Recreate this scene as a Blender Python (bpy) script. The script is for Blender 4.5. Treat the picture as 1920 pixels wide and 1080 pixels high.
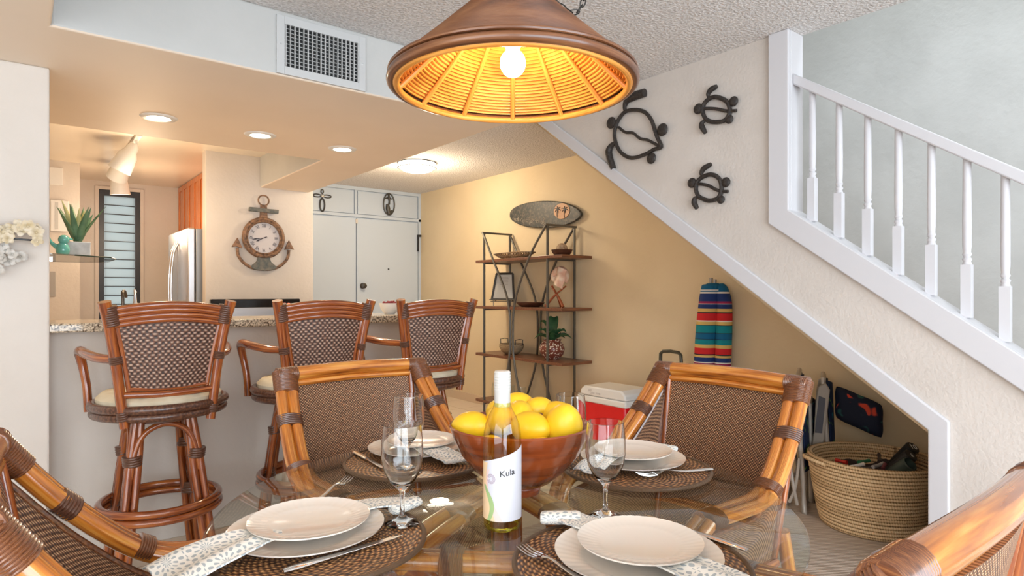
import bpy, math, random
from mathutils import Vector, Matrix
random.seed(7)
PI = math.pi
for o in list(bpy.data.objects): bpy.data.objects.remove(o)
S = bpy.context.scene
COL = S.collection

# ------------------------------------------------------------------ camera, world, lights, exposure
YAW = math.radians(51.6)                      # viewing direction measured from +X
FWD = Vector((math.cos(YAW), math.sin(YAW), 0)); RGT = Vector((math.sin(YAW), -math.cos(YAW), 0))
cam_d = bpy.data.cameras.new('camera'); cam = bpy.data.objects.new('camera', cam_d); COL.objects.link(cam)
cam.location = (0, 0, 1.2); cam.rotation_euler = (PI/2, 0, YAW-PI/2)
cam_d.sensor_width = 36; cam_d.lens = 36*1165/1920; cam_d.shift_y = 10/1920; cam_d.clip_start = .02
S.camera = cam
S.view_settings.view_transform = 'Standard'; S.view_settings.look = 'None'
S.view_settings.gamma = 1; S.view_settings.use_curve_mapping = False
S.view_settings.exposure = 0.58
W = bpy.data.worlds.new('world'); S.world = W; W.use_nodes = True
W.node_tree.nodes['Background'].inputs[0].default_value = (.90, .95, 1, 1)
W.node_tree.nodes['Background'].inputs[1].default_value = 1.6

def light(name, kind, loc, energy, color, rot=(0, 0, 0), **kw):
    l = bpy.data.lights.new(name, kind); l.energy = energy; l.color = color
    for k, v in kw.items(): setattr(l, k, v)
    o = bpy.data.objects.new(name, l); COL.objects.link(o); o.location = loc; o.rotation_euler = rot
    return o
WARM = (1, .80, .56); DAY = (.78, .89, 1)
light('lanai_daylight', 'AREA', (.5, -2.5, 1.25), 108, DAY, (PI/2, 0, 0), shape='RECTANGLE', size=3.8, size_y=2.2)
light('living_daylight', 'AREA', (-2.1, -.7, 1.35), 50, DAY, (PI/2, 0, -PI/2), shape='RECTANGLE', size=3.2, size_y=1.9)
light('stairwell_daylight', 'AREA', (3.42, .3, 4.7), 44, (.88, .95, 1), (0, 0, 0), shape='RECTANGLE', size=.8, size_y=3.0)

# ------------------------------------------------------------------ mesh helpers
class MB:
    def __init__(s): s.v = []; s.f = []; s.uv = []
    def add(s, vs, fs, uvs=None):
        b = len(s.v); s.v += [tuple(v) for v in vs]; s.f += [tuple(i+b for i in f) for f in fs]
        s.uv += uvs if uvs else [(v[0]+v[1], v[2]) for v in vs]
        return s
    def box(s, a, b, M=None):
        x0, y0, z0 = a; x1, y1, z1 = b
        vs = [Vector(p) for p in ((x0,y0,z0),(x1,y0,z0),(x1,y1,z0),(x0,y1,z0),(x0,y0,z1),(x1,y0,z1),(x1,y1,z1),(x0,y1,z1))]
        if M: vs = [M @ v for v in vs]
        return s.add(vs, [(0,3,2,1),(4,5,6,7),(0,1,5,4),(1,2,6,5),(2,3,7,6),(3,0,4,7)])
    def tube(s, pts, r, n=10, closed=False, caps=True, smooth=0, flat=1.0):
        P = [Vector(p) for p in pts]
        if smooth: P = spline(P, smooth, closed)
        m = len(P); R = r if isinstance(r, (list, tuple)) else [r]*m
        if len(R) != m: R = [R[0]+(R[-1]-R[0])*i/(m-1) for i in range(m)] if len(R) == 2 else [lerp_list(R, i/(m-1)) for i in range(m)]
        T = []
        for i in range(m):
            a = P[(i-1) % m] if (closed or i > 0) else P[i]; b = P[(i+1) % m] if (closed or i < m-1) else P[i]
            T.append((b-a).normalized())
        up = Vector((0, 0, 1)) if abs(T[0].z) < .9 else Vector((0, 1, 0))
        N = (up - T[0]*up.dot(T[0])).normalized(); Ns = []
        for i in range(m):
            N = (N - T[i]*N.dot(T[i])).normalized(); Ns.append(N)
        vs = []; uv = []; L = 0
        for i in range(m):
            if i: L += (P[i]-P[i-1]).length
            B = T[i].cross(Ns[i])
            for k in range(n):
                a = 2*PI*k/n
                vs.append(P[i] + (Ns[i]*math.cos(a)*flat + B*math.sin(a))*R[i]); uv.append((k/n, L))
        fs = []
        for i in range(m if closed else m-1):
            j = (i+1) % m
            for k in range(n):
                l = (k+1) % n
                fs.append((i*n+k, i*n+l, j*n+l, j*n+k))
        if caps and not closed:
            fs.append(tuple(range(n))[::-1]); fs.append(tuple((m-1)*n+k for k in range(n)))
        return s.add(vs, fs, uv)
    def lathe(s, prof, n=32, c=(0, 0, 0), M=None, close=False, sx=1, sy=1, uref=None, cap=True):
        vs = []; uv = []; L = 0; m = len(prof)
        for i, (r, z) in enumerate(prof):
            if i: L += math.hypot(r-prof[i-1][0], z-prof[i-1][1])
            for k in range(n):
                a = 2*PI*k/n; p = Vector((r*math.cos(a)*sx, r*math.sin(a)*sy, z))
                p = (M @ p) if M else p
                vs.append(p+Vector(c)); uv.append((a*(uref or .1), L))
        fs = []
        for i in range(m-1 if not close else m):
            j = (i+1) % m
            for k in range(n):
                l = (k+1) % n; fs.append((i*n+k, i*n+l, j*n+l, j*n+k))
        if not close and cap:
            if prof[0][0] > 1e-6: fs.append(tuple(range(n))[::-1])
            if prof[-1][0] > 1e-6: fs.append(tuple((m-1)*n+k for k in range(n)))
        return s.add(vs, fs, uv)
    def ball(s, c, r, n=16, m=10, M=None):
        r = r if isinstance(r, (list, tuple)) else (r, r, r)
        prof = [(max(1e-5, math.cos(-PI/2+PI*i/m)), math.sin(-PI/2+PI*i/m)) for i in range(m+1)]
        D = Matrix.Diagonal((r[0], r[1], r[2])).to_3x3()
        return s.lathe(prof, n, c, M=(M @ D if M else D))
    def prism(s, poly, axis, a, b, M=None):
        # polygon in the two other axes (in order), extruded along axis
        def p3(u, v, w): return {'x': (w, u, v), 'y': (u, w, v), 'z': (u, v, w)}[axis]
        n = len(poly); vs = [Vector(p3(u, v, a)) for u, v in poly]+[Vector(p3(u, v, b)) for u, v in poly]
        if M: vs = [M @ v for v in vs]
        uv = [(u, v) for u, v in poly]*2
        fs = [tuple(range(n))[::-1], tuple(range(n, 2*n))]+[(i, (i+1) % n, n+(i+1) % n, n+i) for i in range(n)]
        return s.add(vs, fs, uv)
    def grid(s, fn, nu, nv, uvs=(1, 1), thick=None):
        vs = [Vector(fn(i/nu, j/nv)) for j in range(nv+1) for i in range(nu+1)]
        uv = [(i/nu*uvs[0], j/nv*uvs[1]) for j in range(nv+1) for i in range(nu+1)]
        fs = [(j*(nu+1)+i, j*(nu+1)+i+1, (j+1)*(nu+1)+i+1, (j+1)*(nu+1)+i) for j in range(nv) for i in range(nu)]
        if thick:
            T = Vector(thick); K = len(vs)
            rim = [i for i in range(nu+1)]+[j*(nu+1)+nu for j in range(1, nv+1)]+[nv*(nu+1)+i for i in range(nu-1, -1, -1)]+[j*(nu+1) for j in range(nv-1, 0, -1)]
            fs2 = [tuple(K+q for q in f)[::-1] for f in fs]
            side = [(rim[i], rim[(i+1) % len(rim)], K+rim[(i+1) % len(rim)], K+rim[i])[::-1] for i in range(len(rim))]
            vs = vs+[v+T for v in vs]; uv = uv+uv; fs = fs+fs2+side
        return s.add(vs, fs, uv)
    def sleeve(s, p0, p1, wide, a, b, rip=6, n=14, depth=.0025):
        # ribbed cane binding around a bundle of rods
        p0 = Vector(p0); p1 = Vector(p1); T = (p1-p0).normalized(); w = Vector(wide); w = (w-T*w.dot(T)).normalized(); h = T.cross(w)
        m = rip*4; vs = []; uv = []
        for i in range(m+1):
            k = depth*abs(math.sin(PI*i/4)); c = p0+(p1-p0)*(i/m)
            for q in range(n):
                t = 2*PI*q/n; vs.append(c+w*math.cos(t)*(a+k)+h*math.sin(t)*(b+k)); uv.append((q/n, i/m))
        fs = [(i*n+q, i*n+(q+1) % n, (i+1)*n+(q+1) % n, (i+1)*n+q) for i in range(m) for q in range(n)]
        fs += [tuple(range(n))[::-1], tuple(m*n+q for q in range(n))]
        return s.add(vs, fs, uv)
def lerp_list(R, t):
    x = t*(len(R)-1); i = min(int(x), len(R)-2); return R[i]+(R[i+1]-R[i])*(x-i)
def spline(P, k, closed=False):
    out = []; n = len(P)
    for i in range(n if closed else n-1):
        p0 = P[(i-1) % n] if (closed or i > 0) else P[i]*2-P[i+1]
        p1 = P[i]; p2 = P[(i+1) % n]; p3 = P[(i+2) % n] if (closed or i < n-2) else p2*2-p1
        for j in range(k):
            t = j/k
            out.append(.5*((2*p1)+(p2-p0)*t+(2*p0-5*p1+4*p2-p3)*t*t+(3*p1-p0-3*p2+p3)*t**3))
    if not closed: out.append(P[-1])
    return out
def obj(name, mb, mat, parent=None, loc=(0, 0, 0), rot=(0, 0, 0), smooth=True, bevel=0, label=None):
    me = bpy.data.meshes.new(name); me.from_pydata(mb.v, [], mb.f)
    ul = me.uv_layers.new(name='UVMap'); uv = mb.uv
    for lp in me.loops: ul.data[lp.index].uv = uv[lp.vertex_index]
    me.validate()
    me.materials.append(mat)
    o = bpy.data.objects.new(name, me); COL.objects.link(o); o.location = loc; o.rotation_euler = rot
    if smooth:
        for p in me.polygons: p.use_smooth = True
        try:
            me.set_sharp_from_angle(angle=math.radians(38))
        except Exception: pass
    if bevel:
        m = o.modifiers.new('bevel', 'BEVEL'); m.width = bevel; m.segments = 2; m.limit_method = 'ANGLE'; m.angle_limit = math.radians(40)
    if parent: o.parent = parent
    if label: o['label'] = label
    return o
def tag(o, label, cat, group=None, kind=None):
    o['label'] = label; o['category'] = cat
    if group: o['group'] = group
    if kind: o['kind'] = kind
    return o
def thing(name, label, cat, loc=(0, 0, 0), rz=0, group=None):
    o = bpy.data.objects.new(name, None); COL.objects.link(o); o.empty_display_size = .05
    o.location = loc; o.rotation_euler = (0, 0, rz) if not isinstance(rz, tuple) else rz
    return tag(o, label, cat, group)
def struct(name, mb, mat, parent=None, bevel=0, smooth=False):
    o = obj(name, mb, mat, parent, smooth=smooth, bevel=bevel)
    if not parent: o['kind'] = 'structure'
    return o
def dup(root, loc, rz, label):
    kids = {}
    for c in bpy.data.objects:
        if c.parent: kids.setdefault(c.parent, []).append(c)
    def cp(o, par):
        c = o.copy(); COL.objects.link(c); c.parent = par
        for k in kids.get(o, []): cp(k, c)
        return c
    r = cp(root, None); r.location = loc; r.rotation_euler = (0, 0, rz); r['label'] = label
    return r
def text_geo(body, size, extrude=.0004):
    cu = bpy.data.curves.new('t', 'FONT'); cu.body = body; cu.size = size; cu.extrude = extrude; cu.align_x = 'CENTER'; cu.align_y = 'CENTER'; cu.resolution_u = 3
    o = bpy.data.objects.new('t', cu); COL.objects.link(o); bpy.context.view_layer.update()
    me = bpy.data.meshes.new_from_object(o.evaluated_get(bpy.context.evaluated_depsgraph_get()))
    vs = [v.co.copy() for v in me.vertices]; fs = [tuple(p.vertices) for p in me.polygons]
    bpy.data.objects.remove(o); bpy.data.curves.remove(cu); bpy.data.meshes.remove(me)
    return vs, fs

# ------------------------------------------------------------------ materials
def newmat(name):
    m = bpy.data.materials.new(name); m.use_nodes = True; nt = m.node_tree
    return m, nt, nt.nodes['Principled BSDF']
def N(nt, t, **kw):
    n = nt.nodes.new(t)
    for k, v in kw.items():
        if k.startswith('i_'):
            key = k[2:]; key = int(key) if key.isdigit() else key.replace('_', ' ')
            n.inputs[key].default_value = v
        else: setattr(n, k, v)
    return n
def math_(nt, op, a, b=None, c=None):
    n = nt.nodes.new('ShaderNodeMath'); n.operation = op
    for i, x in enumerate((a, b, c)):
        if x is None: continue
        if isinstance(x, (int, float)): n.inputs[i].default_value = x
        else: nt.links.new(x, n.inputs[i])
    return n.outputs[0]
def ramp(nt, fac, stops):
    r = nt.nodes.new('ShaderNodeValToRGB'); e = r.color_ramp.elements
    while len(e) < len(stops): e.new(.5)
    for i, (p, c) in enumerate(stops): e[i].position = p; e[i].color = (*c, 1)
    nt.links.new(fac, r.inputs[0]); return r.outputs[0]
def simple(name, col, rough=.5, metal=0, coat=0, spec=None, emis=None, es=0):
    m, nt, b = newmat(name)
    b.inputs['Base Color'].default_value = (*col, 1); b.inputs['Roughness'].default_value = rough; b.inputs['Metallic'].default_value = metal
    b.inputs['Coat Weight'].default_value = coat; b.inputs['Coat Roughness'].default_value = .1
    if spec is not None: b.inputs['Specular IOR Level'].default_value = spec
    if emis: b.inputs['Emission Color'].default_value = (*emis, 1); b.inputs['Emission Strength'].default_value = es
    # faint procedural unevenness
    tc = N(nt, 'ShaderNodeTexCoord'); nz = N(nt, 'ShaderNodeTexNoise', i_Scale=35.0, i_Detail=3.0)
    nt.links.new(tc.outputs['Object'], nz.inputs['Vector'])
    kq = .03 if metal == 1 else .12
    r = math_(nt, 'MULTIPLY_ADD', nz.outputs[0], kq, rough-kq/2); nt.links.new(r, b.inputs['Roughness'])
    return m
def textured(name, c1, c2, scale, bump, dist=.01, rough=.85, detail=4, cscale=None, lo=.35, hi=.65):
    m, nt, b = newmat(name); tc = N(nt, 'ShaderNodeTexCoord')
    nz = N(nt, 'ShaderNodeTexNoise', i_Scale=float(scale), i_Detail=float(detail)); nt.links.new(tc.outputs['Object'], nz.inputs['Vector'])
    nc = nz
    if cscale:
        nc = N(nt, 'ShaderNodeTexNoise', i_Scale=float(cscale), i_Detail=3.0); nt.links.new(tc.outputs['Object'], nc.inputs['Vector'])
    nt.links.new(ramp(nt, nc.outputs[0], [(lo, c1), (hi, c2)]), b.inputs['Base Color'])
    bp = N(nt, 'ShaderNodeBump', i_Strength=bump, i_Distance=dist); nt.links.new(nz.outputs[0], bp.inputs['Height']); nt.links.new(bp.outputs[0], b.inputs['Normal'])
    b.inputs['Roughness'].default_value = rough
    return m
def weave(name, c_dark, c_mid, c_light, w, h, rough=.45, bump=.8, dist=.003, coat=.2, jitter=.25, coil=False):
    m, nt, b = newmat(name); tc = N(nt, 'ShaderNodeTexCoord'); sp = N(nt, 'ShaderNodeSeparateXYZ')
    nt.links.new(tc.outputs['UV'], sp.inputs[0])
    nz = N(nt, 'ShaderNodeTexNoise', i_Scale=18.0, i_Detail=2.0); nt.links.new(tc.outputs['UV'], nz.inputs['Vector'])
    U = math_(nt, 'DIVIDE', sp.outputs[0], w); V = math_(nt, 'DIVIDE', sp.outputs[1], h)
    U = math_(nt, 'ADD', U, math_(nt, 'MULTIPLY', nz.outputs[0], jitter))
    par = math_(nt, 'FLOOR', V)
    s_ = math_(nt, 'SINE', math_(nt, 'MULTIPLY', math_(nt, 'ADD', U, par), PI))
    r_ = math_(nt, 'ABSOLUTE', math_(nt, 'SINE', math_(nt, 'MULTIPLY', V, PI)))
    hgt = math_(nt, 'MULTIPLY_ADD', math_(nt, 'MULTIPLY', s_, r_), .5, .5)
    hg2 = math_(nt, 'MULTIPLY', hgt, math_(nt, 'POWER', r_, .35))
    if coil:
        sl = math_(nt, 'SINE', math_(nt, 'MULTIPLY', math_(nt, 'ADD', U, math_(nt, 'MULTIPLY', V, .7)), PI))
        hg2 = math_(nt, 'ADD', math_(nt, 'MULTIPLY', math_(nt, 'POWER', r_, .5), .72), math_(nt, 'MULTIPLY', sl, .12))
    n2 = N(nt, 'ShaderNodeTexNoise', i_Scale=90.0, i_Detail=2.0); nt.links.new(tc.outputs['UV'], n2.inputs['Vector'])
    f = math_(nt, 'ADD', hg2, math_(nt, 'MULTIPLY_ADD', n2.outputs[0], .5, -.25))
    nt.links.new(ramp(nt, f, [(.12, c_dark), (.5, c_mid), (.9, c_light)]), b.inputs['Base Color'])
    bp = N(nt, 'ShaderNodeBump', i_Strength=bump, i_Distance=dist); nt.links.new(hg2, bp.inputs['Height']); nt.links.new(bp.outputs[0], b.inputs['Normal'])
    b.inputs['Roughness'].default_value = rough; b.inputs['Coat Weight'].default_value = coat; b.inputs['Coat Roughness'].default_value = .25
    return m
def cane(name, c1, c2, c3, rough=.3, coat=.6, lscale=3.0):
    m, nt, b = newmat(name); tc = N(nt, 'ShaderNodeTexCoord')
    mp = N(nt, 'ShaderNodeMapping'); mp.inputs['Scale'].default_value = (6.5, lscale, 1); nt.links.new(tc.outputs['UV'], mp.inputs[0])
    nz = N(nt, 'ShaderNodeTexNoise', i_Scale=1.6, i_Detail=5.0, i_Distortion=.25); nt.links.new(mp.outputs[0], nz.inputs['Vector'])
    nt.links.new(ramp(nt, nz.outputs[0], [(.3, c1), (.5, c2), (.72, c3)]), b.inputs['Base Color'])
    b.inputs['Roughness'].default_value = rough; b.inputs['Coat Weight'].default_value = coat; b.inputs['Coat Roughness'].default_value = .12
    return m
def wood(name, c1, c2, sc=(2, 30, 30), rough=.4, coat=.3, use='Object'):
    m, nt, b = newmat(name); tc = N(nt, 'ShaderNodeTexCoord'); mp = N(nt, 'ShaderNodeMapping'); mp.inputs['Scale'].default_value = sc
    nt.links.new(tc.outputs[use], mp.inputs[0]); nz = N(nt, 'ShaderNodeTexNoise', i_Scale=1.5, i_Detail=6.0, i_Distortion=.5); nt.links.new(mp.outputs[0], nz.inputs['Vector'])
    nt.links.new(ramp(nt, nz.outputs[0], [(.3, c1), (.7, c2)]), b.inputs['Base Color'])
    b.inputs['Roughness'].default_value = rough; b.inputs['Coat Weight'].default_value = coat
    return m
def thin_glass(name, tint=(1, 1, 1), f0=.04, rough=0):
    m = bpy.data.materials.new(name); m.use_nodes = True; nt = m.node_tree; nt.nodes.remove(nt.nodes['Principled BSDF'])
    out = nt.nodes['Material Output']; lw = N(nt, 'ShaderNodeLayerWeight', i_Blend=.5)
    fac = math_(nt, 'MULTIPLY_ADD', math_(nt, 'POWER', lw.outputs['Facing'], 5.0), 1-f0, f0)
    tr = N(nt, 'ShaderNodeBsdfTransparent'); tr.inputs[0].default_value = (*tint, 1)
    gl = N(nt, 'ShaderNodeBsdfGlossy'); gl.inputs['Roughness'].default_value = rough
    mx = N(nt, 'ShaderNodeMixShader'); nt.links.new(fac, mx.inputs[0]); nt.links.new(tr.outputs[0], mx.inputs[1]); nt.links.new(gl.outputs[0], mx.inputs[2])
    nt.links.new(mx.outputs[0], out.inputs[0]); return m
def real_glass(name, col, ior=1.45, rough=0):
    m, nt, b = newmat(name); b.inputs['Base Color'].default_value = (*col, 1); b.inputs['Transmission Weight'].default_value = 1
    b.inputs['IOR'].default_value = ior; b.inputs['Roughness'].default_value = rough; return m

M = {}
M['wall'] = textured('wall_plaster', (.70, .64, .575), (.74, .68, .62), 38, .35, .006, .75, cscale=3)
M['wall_tan'] = textured('wall_tan_paint', (.73, .585, .37), (.77, .625, .41), 26, .3, .006, .7, cscale=2)
M['wall_panel'] = textured('stair_wall_plaster', (.64, .58, .525), (.69, .63, .575), 62, .5, .005, .75, cscale=3)
M['wall_grey'] = textured('stairwell_plaster', (.54, .54, .52), (.60, .60, .58), 30, .35, .006, .8, cscale=3)
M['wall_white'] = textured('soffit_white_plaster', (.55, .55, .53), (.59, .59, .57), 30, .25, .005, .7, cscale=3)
M['ceil'] = textured('popcorn_ceiling', (.70, .66, .63), (.92, .89, .87), 75, 1.0, .02, .95, detail=5, lo=.4, hi=.6)
M['ceil_smooth'] = textured('smooth_ceiling', (.88, .75, .61), (.91, .78, .64), 12, .12, .004, .55, cscale=2)
M['kitchen_ceil'] = textured('kitchen_gloss_ceiling', (.84, .74, .60), (.87, .77, .63), 4, .05, .004, .25, cscale=2)
M['trim'] = simple('trim_white_gloss', (.66, .65, .67), .35)
M['tan_trim'] = simple('tan_trim', (.72, .56, .36), .6)
M['doorpaint'] = simple('white_door_paint', (.58, .66, .75), .35)
M['black'] = simple('black_metal', (.015, .015, .017), .4)
M['rackmetal'] = simple('pewter_metal', (.16, .15, .13), .42, .7)
M['steel'] = simple('brushed_steel', (.66, .66, .68), .36, 1)
M['silver'] = simple('polished_silver', (.85, .84, .82), .14, 1)
M['cane'] = cane('honey_rattan', (.20, .045, .008), (.56, .18, .022), (.80, .38, .08), .22, .9)
M['cane_red'] = cane('red_brown_rattan', (.085, .018, .007), (.29, .066, .014), (.56, .18, .035), .24, .9)
M['cane_dark'] = cane('dark_rattan_binding', (.035, .014, .009), (.10, .035, .018), (.22, .10, .05), .35, .6, 60)
M['cane_bind'] = cane('brown_rattan_binding', (.05, .016, .008), (.17, .055, .02), (.34, .14, .05), .28, .8, 60)
M['weave_chair'] = weave('chair_rattan_weave', (.045, .017, .008), (.31, .135, .058), (.70, .43, .24), .0048, .0046, jitter=.12)
M['weave_stool'] = weave('stool_seagrass_weave', (.03, .014, .010), (.22, .10, .06), (.50, .35, .26), .012, .0115, jitter=2.0)
M['weave_mat'] = weave('placemat_rattan_weave', (.035, .013, .005), (.25, .105, .035), (.56, .30, .12), .0065, .0056)
M['weave_basket'] = weave('coiled_straw', (.16, .08, .02), (.70, .47, .24), (.88, .66, .40), .0065, .0207, .75, .9, .006, 0, .3, True)
M['mat_edge'] = weave('placemat_braided_edge', (.05, .02, .01), (.30, .16, .07), (.55, .36, .20), .007, .006)
M['glass_top'] = thin_glass('table_glass', (.93, .975, .95), .045)
M['clear'] = real_glass('clear_glass', (.98, .99, .99), 1.45)
M['thin'] = thin_glass('thin_clear_glass', (.97, .985, .98), .06)
M['bottle'] = thin_glass('pale_wine_bottle_glass', (.94, .88, .42), .08)
M['plate'] = simple('cream_porcelain', (.84, .77, .69), .16, 0, .4)
M['granite'] = textured('speckled_granite', (.08, .05, .03), (.78, .66, .50), 130, .05, .001, .12, detail=3, lo=.36, hi=.60)
M['white'] = simple('white_plastic', (.82, .81, .78), .4)

def floor_tile():
    m, nt, b = newmat('beige_floor_tile'); tc = N(nt, 'ShaderNodeTexCoord')
    br = N(nt, 'ShaderNodeTexBrick', i_Scale=1.0); br.offset = 0; br.inputs['Brick Width'].default_value = .45; br.inputs['Row Height'].default_value = .45; br.inputs['Mortar Size'].default_value = .004
    br.inputs['Color1'].default_value = (.76, .64, .50, 1); br.inputs['Color2'].default_value = (.80, .68, .54, 1); br.inputs['Mortar'].default_value = (.52, .42, .32, 1)
    nt.links.new(tc.outputs['Object'], br.inputs[0]); nt.links.new(br.outputs[0], b.inputs['Base Color']); b.inputs['Roughness'].default_value = .18
    return m
def carpet():
    m, nt, b = newmat('ribbed_sisal_carpet'); tc = N(nt, 'ShaderNodeTexCoord')
    wv = N(nt, 'ShaderNodeTexWave', i_Scale=28.0, i_Distortion=.6, i_Detail=2.0); wv.bands_direction = 'DIAGONAL'; nt.links.new(tc.outputs['Object'], wv.inputs['Vector'])
    nt.links.new(ramp(nt, wv.outputs[1], [(.2, (.40, .31, .24)), (.8, (.64, .53, .44))]), b.inputs['Base Color'])
    bp = N(nt, 'ShaderNodeBump', i_Strength=.6, i_Distance=.005); nt.links.new(wv.outputs[1], bp.inputs['Height']); nt.links.new(bp.outputs[0], b.inputs['Normal'])
    b.inputs['Roughness'].default_value = .95; return m
def napkin_mat():
    m, nt, b = newmat('napkin_flower_print'); tc = N(nt, 'ShaderNodeTexCoord')
    # medallions: polar petals around voronoi-like square cells
    sp = N(nt, 'ShaderNodeSeparateXYZ'); nt.links.new(tc.outputs['UV'], sp.inputs[0]); C = .075
    def cell(s, off=0): 
        q = math_(nt, 'ADD', math_(nt, 'DIVIDE', s, C), off); return math_(nt, 'SUBTRACT', math_(nt, 'FRACT', q), .5)
    u = cell(sp.outputs[0]); v = cell(sp.outputs[1], .2)
    r = math_(nt, 'SQRT', math_(nt, 'ADD', math_(nt, 'MULTIPLY', u, u), math_(nt, 'MULTIPLY', v, v)))
    a = math_(nt, 'ARCTAN2', v, u)
    ring = math_(nt, 'FLOOR', math_(nt, 'MULTIPLY', r, 6.5))
    pet = math_(nt, 'SINE', math_(nt, 'ADD', math_(nt, 'MULTIPLY', a, 12.0), math_(nt, 'MULTIPLY', ring, PI)))
    rr = math_(nt, 'SINE', math_(nt, 'MULTIPLY', math_(nt, 'FRACT', math_(nt, 'MULTIPLY', r, 6.5)), PI))
    k = math_(nt, 'MULTIPLY', pet, rr)
    nt.links.new(ramp(nt, k, [(.18, (.84, .82, .76)), (.32, (.40, .44, .46))]), b.inputs['Base Color'])
    b.inputs['Roughness'].default_value = .9; return m
def stripes_mat():
    m, nt, b = newmat('serape_striped_canvas'); tc = N(nt, 'ShaderNodeTexCoord'); sp = N(nt, 'ShaderNodeSeparateXYZ')
    nt.links.new(tc.outputs['Object'], sp.inputs[0])
    f = math_(nt, 'DIVIDE', math_(nt, 'SUBTRACT', sp.outputs[2], .30), 1.0)
    navy = (.01, .035, .16); red = (.62, .015, .02); yel = (.68, .46, .14); teal = (.0, .24, .28); tb = (.0, .12, .26); wh = (.8, .75, .68); bk = (.02, .015, .03); mag = (.3, .02, .09)
    r = nt.nodes.new('ShaderNodeValToRGB'); r.color_ramp.interpolation = 'CONSTANT'; e = r.color_ramp.elements
    zs_ = [(.30, navy), (.36, red), (.44, teal), (.55, yel), (.58, red), (.635, navy), (.685, mag), (.705, wh), (.713, navy), (.742, yel), (.76, bk), (.766, red), (.808, yel), (.832, teal), (.868, bk), (.873, tb), (.912, bk), (.917, teal), (.965, bk), (.970, yel), (.995, wh), (1.0, red), (1.052, bk), (1.058, yel), (1.083, navy), (1.115, wh), (1.12, mag), (1.135, navy), (1.19, wh), (1.20, tb)]
    st = [((z_-.30), c_) for z_, c_ in zs_]
    while len(e) < len(st): e.new(.99)
    for i, (p, c) in enumerate(st): e[i].position = p; e[i].color = (*c, 1)
    nt.links.new(f, r.inputs[0]); nt.links.new(r.outputs[0], b.inputs['Base Color']); b.inputs['Roughness'].default_value = .85; return m
def floral_dark(name, base, c1, c2, scale):
    m, nt, b = newmat(name); tc = N(nt, 'ShaderNodeTexCoord')
    nz = N(nt, 'ShaderNodeTexNoise', i_Scale=float(scale), i_Detail=1.0, i_Distortion=1.5); nt.links.new(tc.outputs['Object'], nz.inputs['Vector'])
    nt.links.new(ramp(nt, nz.outputs[0], [(.31, c2), (.36, base), (.61, base), (.64, c1)]), b.inputs['Base Color']); b.inputs['Roughness'].default_value = .8; return m
M['tile'] = floor_tile(); M['carpet'] = carpet(); M['napkin'] = napkin_mat(); M['stripes'] = stripes_mat()

# ------------------------------------------------------------------ room
CZ = 2.44; SZ = 2.154; XS = 2.84; XW = 3.92; YB = -2.6; XL = -2.2
def bxm(a, b): return MB().box(a, b)
struct('floor', bxm((XL-.1, YB-.1, -.1), (XW+.1, 8.3, 0)), M['tile'])
struct('floor_carpet', bxm((XL, YB, 0), (XW, 2.44, .008)), M['carpet'])
struct('wall_right', bxm((XW, YB-.1, 0), (XW+.1, 6.9, CZ)), M['wall_tan'])
struct('wall_stairwell', bxm((XW-.004, YB-.1, CZ), (XW+.1, 3.5, 5)), M['wall_grey'])
# stairwell face below ceiling height is grey above the flight of stairs
st = [(-.08, .03), (3.22, 2.435), (3.30, 2.6), (3.30, 5.0), (YB, 5.0), (YB, .03)]
struct('wall_stairwell', MB().prism(st, 'x', XW-.03, XW-.005), M['wall_grey'])
struct('wall_stairwell_end', bxm((2.95, 3.36, CZ+.1), (XW, 3.44, 5)), M['wall_grey'])
struct('wall_stairwell_inner', bxm((2.85, YB, CZ+.1), (2.95, 3.44, 5)), M['wall_grey'])
struct('ceiling_stairwell', bxm((2.85, YB, 5), (XW+.1, 3.44, 5.1)), M['ceil'])
struct('ceiling', MB().prism([(.09, YB), (2.95, YB), (2.95, 3.36), (XW, 3.36), (XW, 6.9), (.09, 6.9)], 'z', CZ, CZ+.1), M['ceil'])
struct('ceiling_kitchen', bxm((XL, 4.35, CZ-.012), (1.70, 8.2, CZ-.001)), M['kitchen_ceil'])
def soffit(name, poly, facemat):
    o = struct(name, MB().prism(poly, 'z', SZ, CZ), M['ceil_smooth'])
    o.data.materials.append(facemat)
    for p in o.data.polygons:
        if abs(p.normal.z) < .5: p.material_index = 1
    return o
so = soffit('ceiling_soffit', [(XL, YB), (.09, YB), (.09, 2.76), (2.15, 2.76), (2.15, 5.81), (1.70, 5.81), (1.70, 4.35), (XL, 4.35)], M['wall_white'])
m_ = so.modifiers.new('b', 'BEVEL'); m_.width = .012; m_.segments = 3; m_.limit_method = 'ANGLE'
struct('wall_partition', bxm((XL, 3.28, 0), (.10, 3.40, SZ)), M['wall'], bevel=.008)
struct('wall_left', bxm((XL-.1, YB, 0), (XL, 4.4, SZ)), M['wall'])
struct('wall_kitchen_left', bxm((-.9, 3.4, 0), (-.8, 7.2, CZ)), M['wall'])
struct('wall_kitchen_return', bxm((-.9, 7.12, 0), (.446, 8.2, CZ)), M['wall'])
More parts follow.
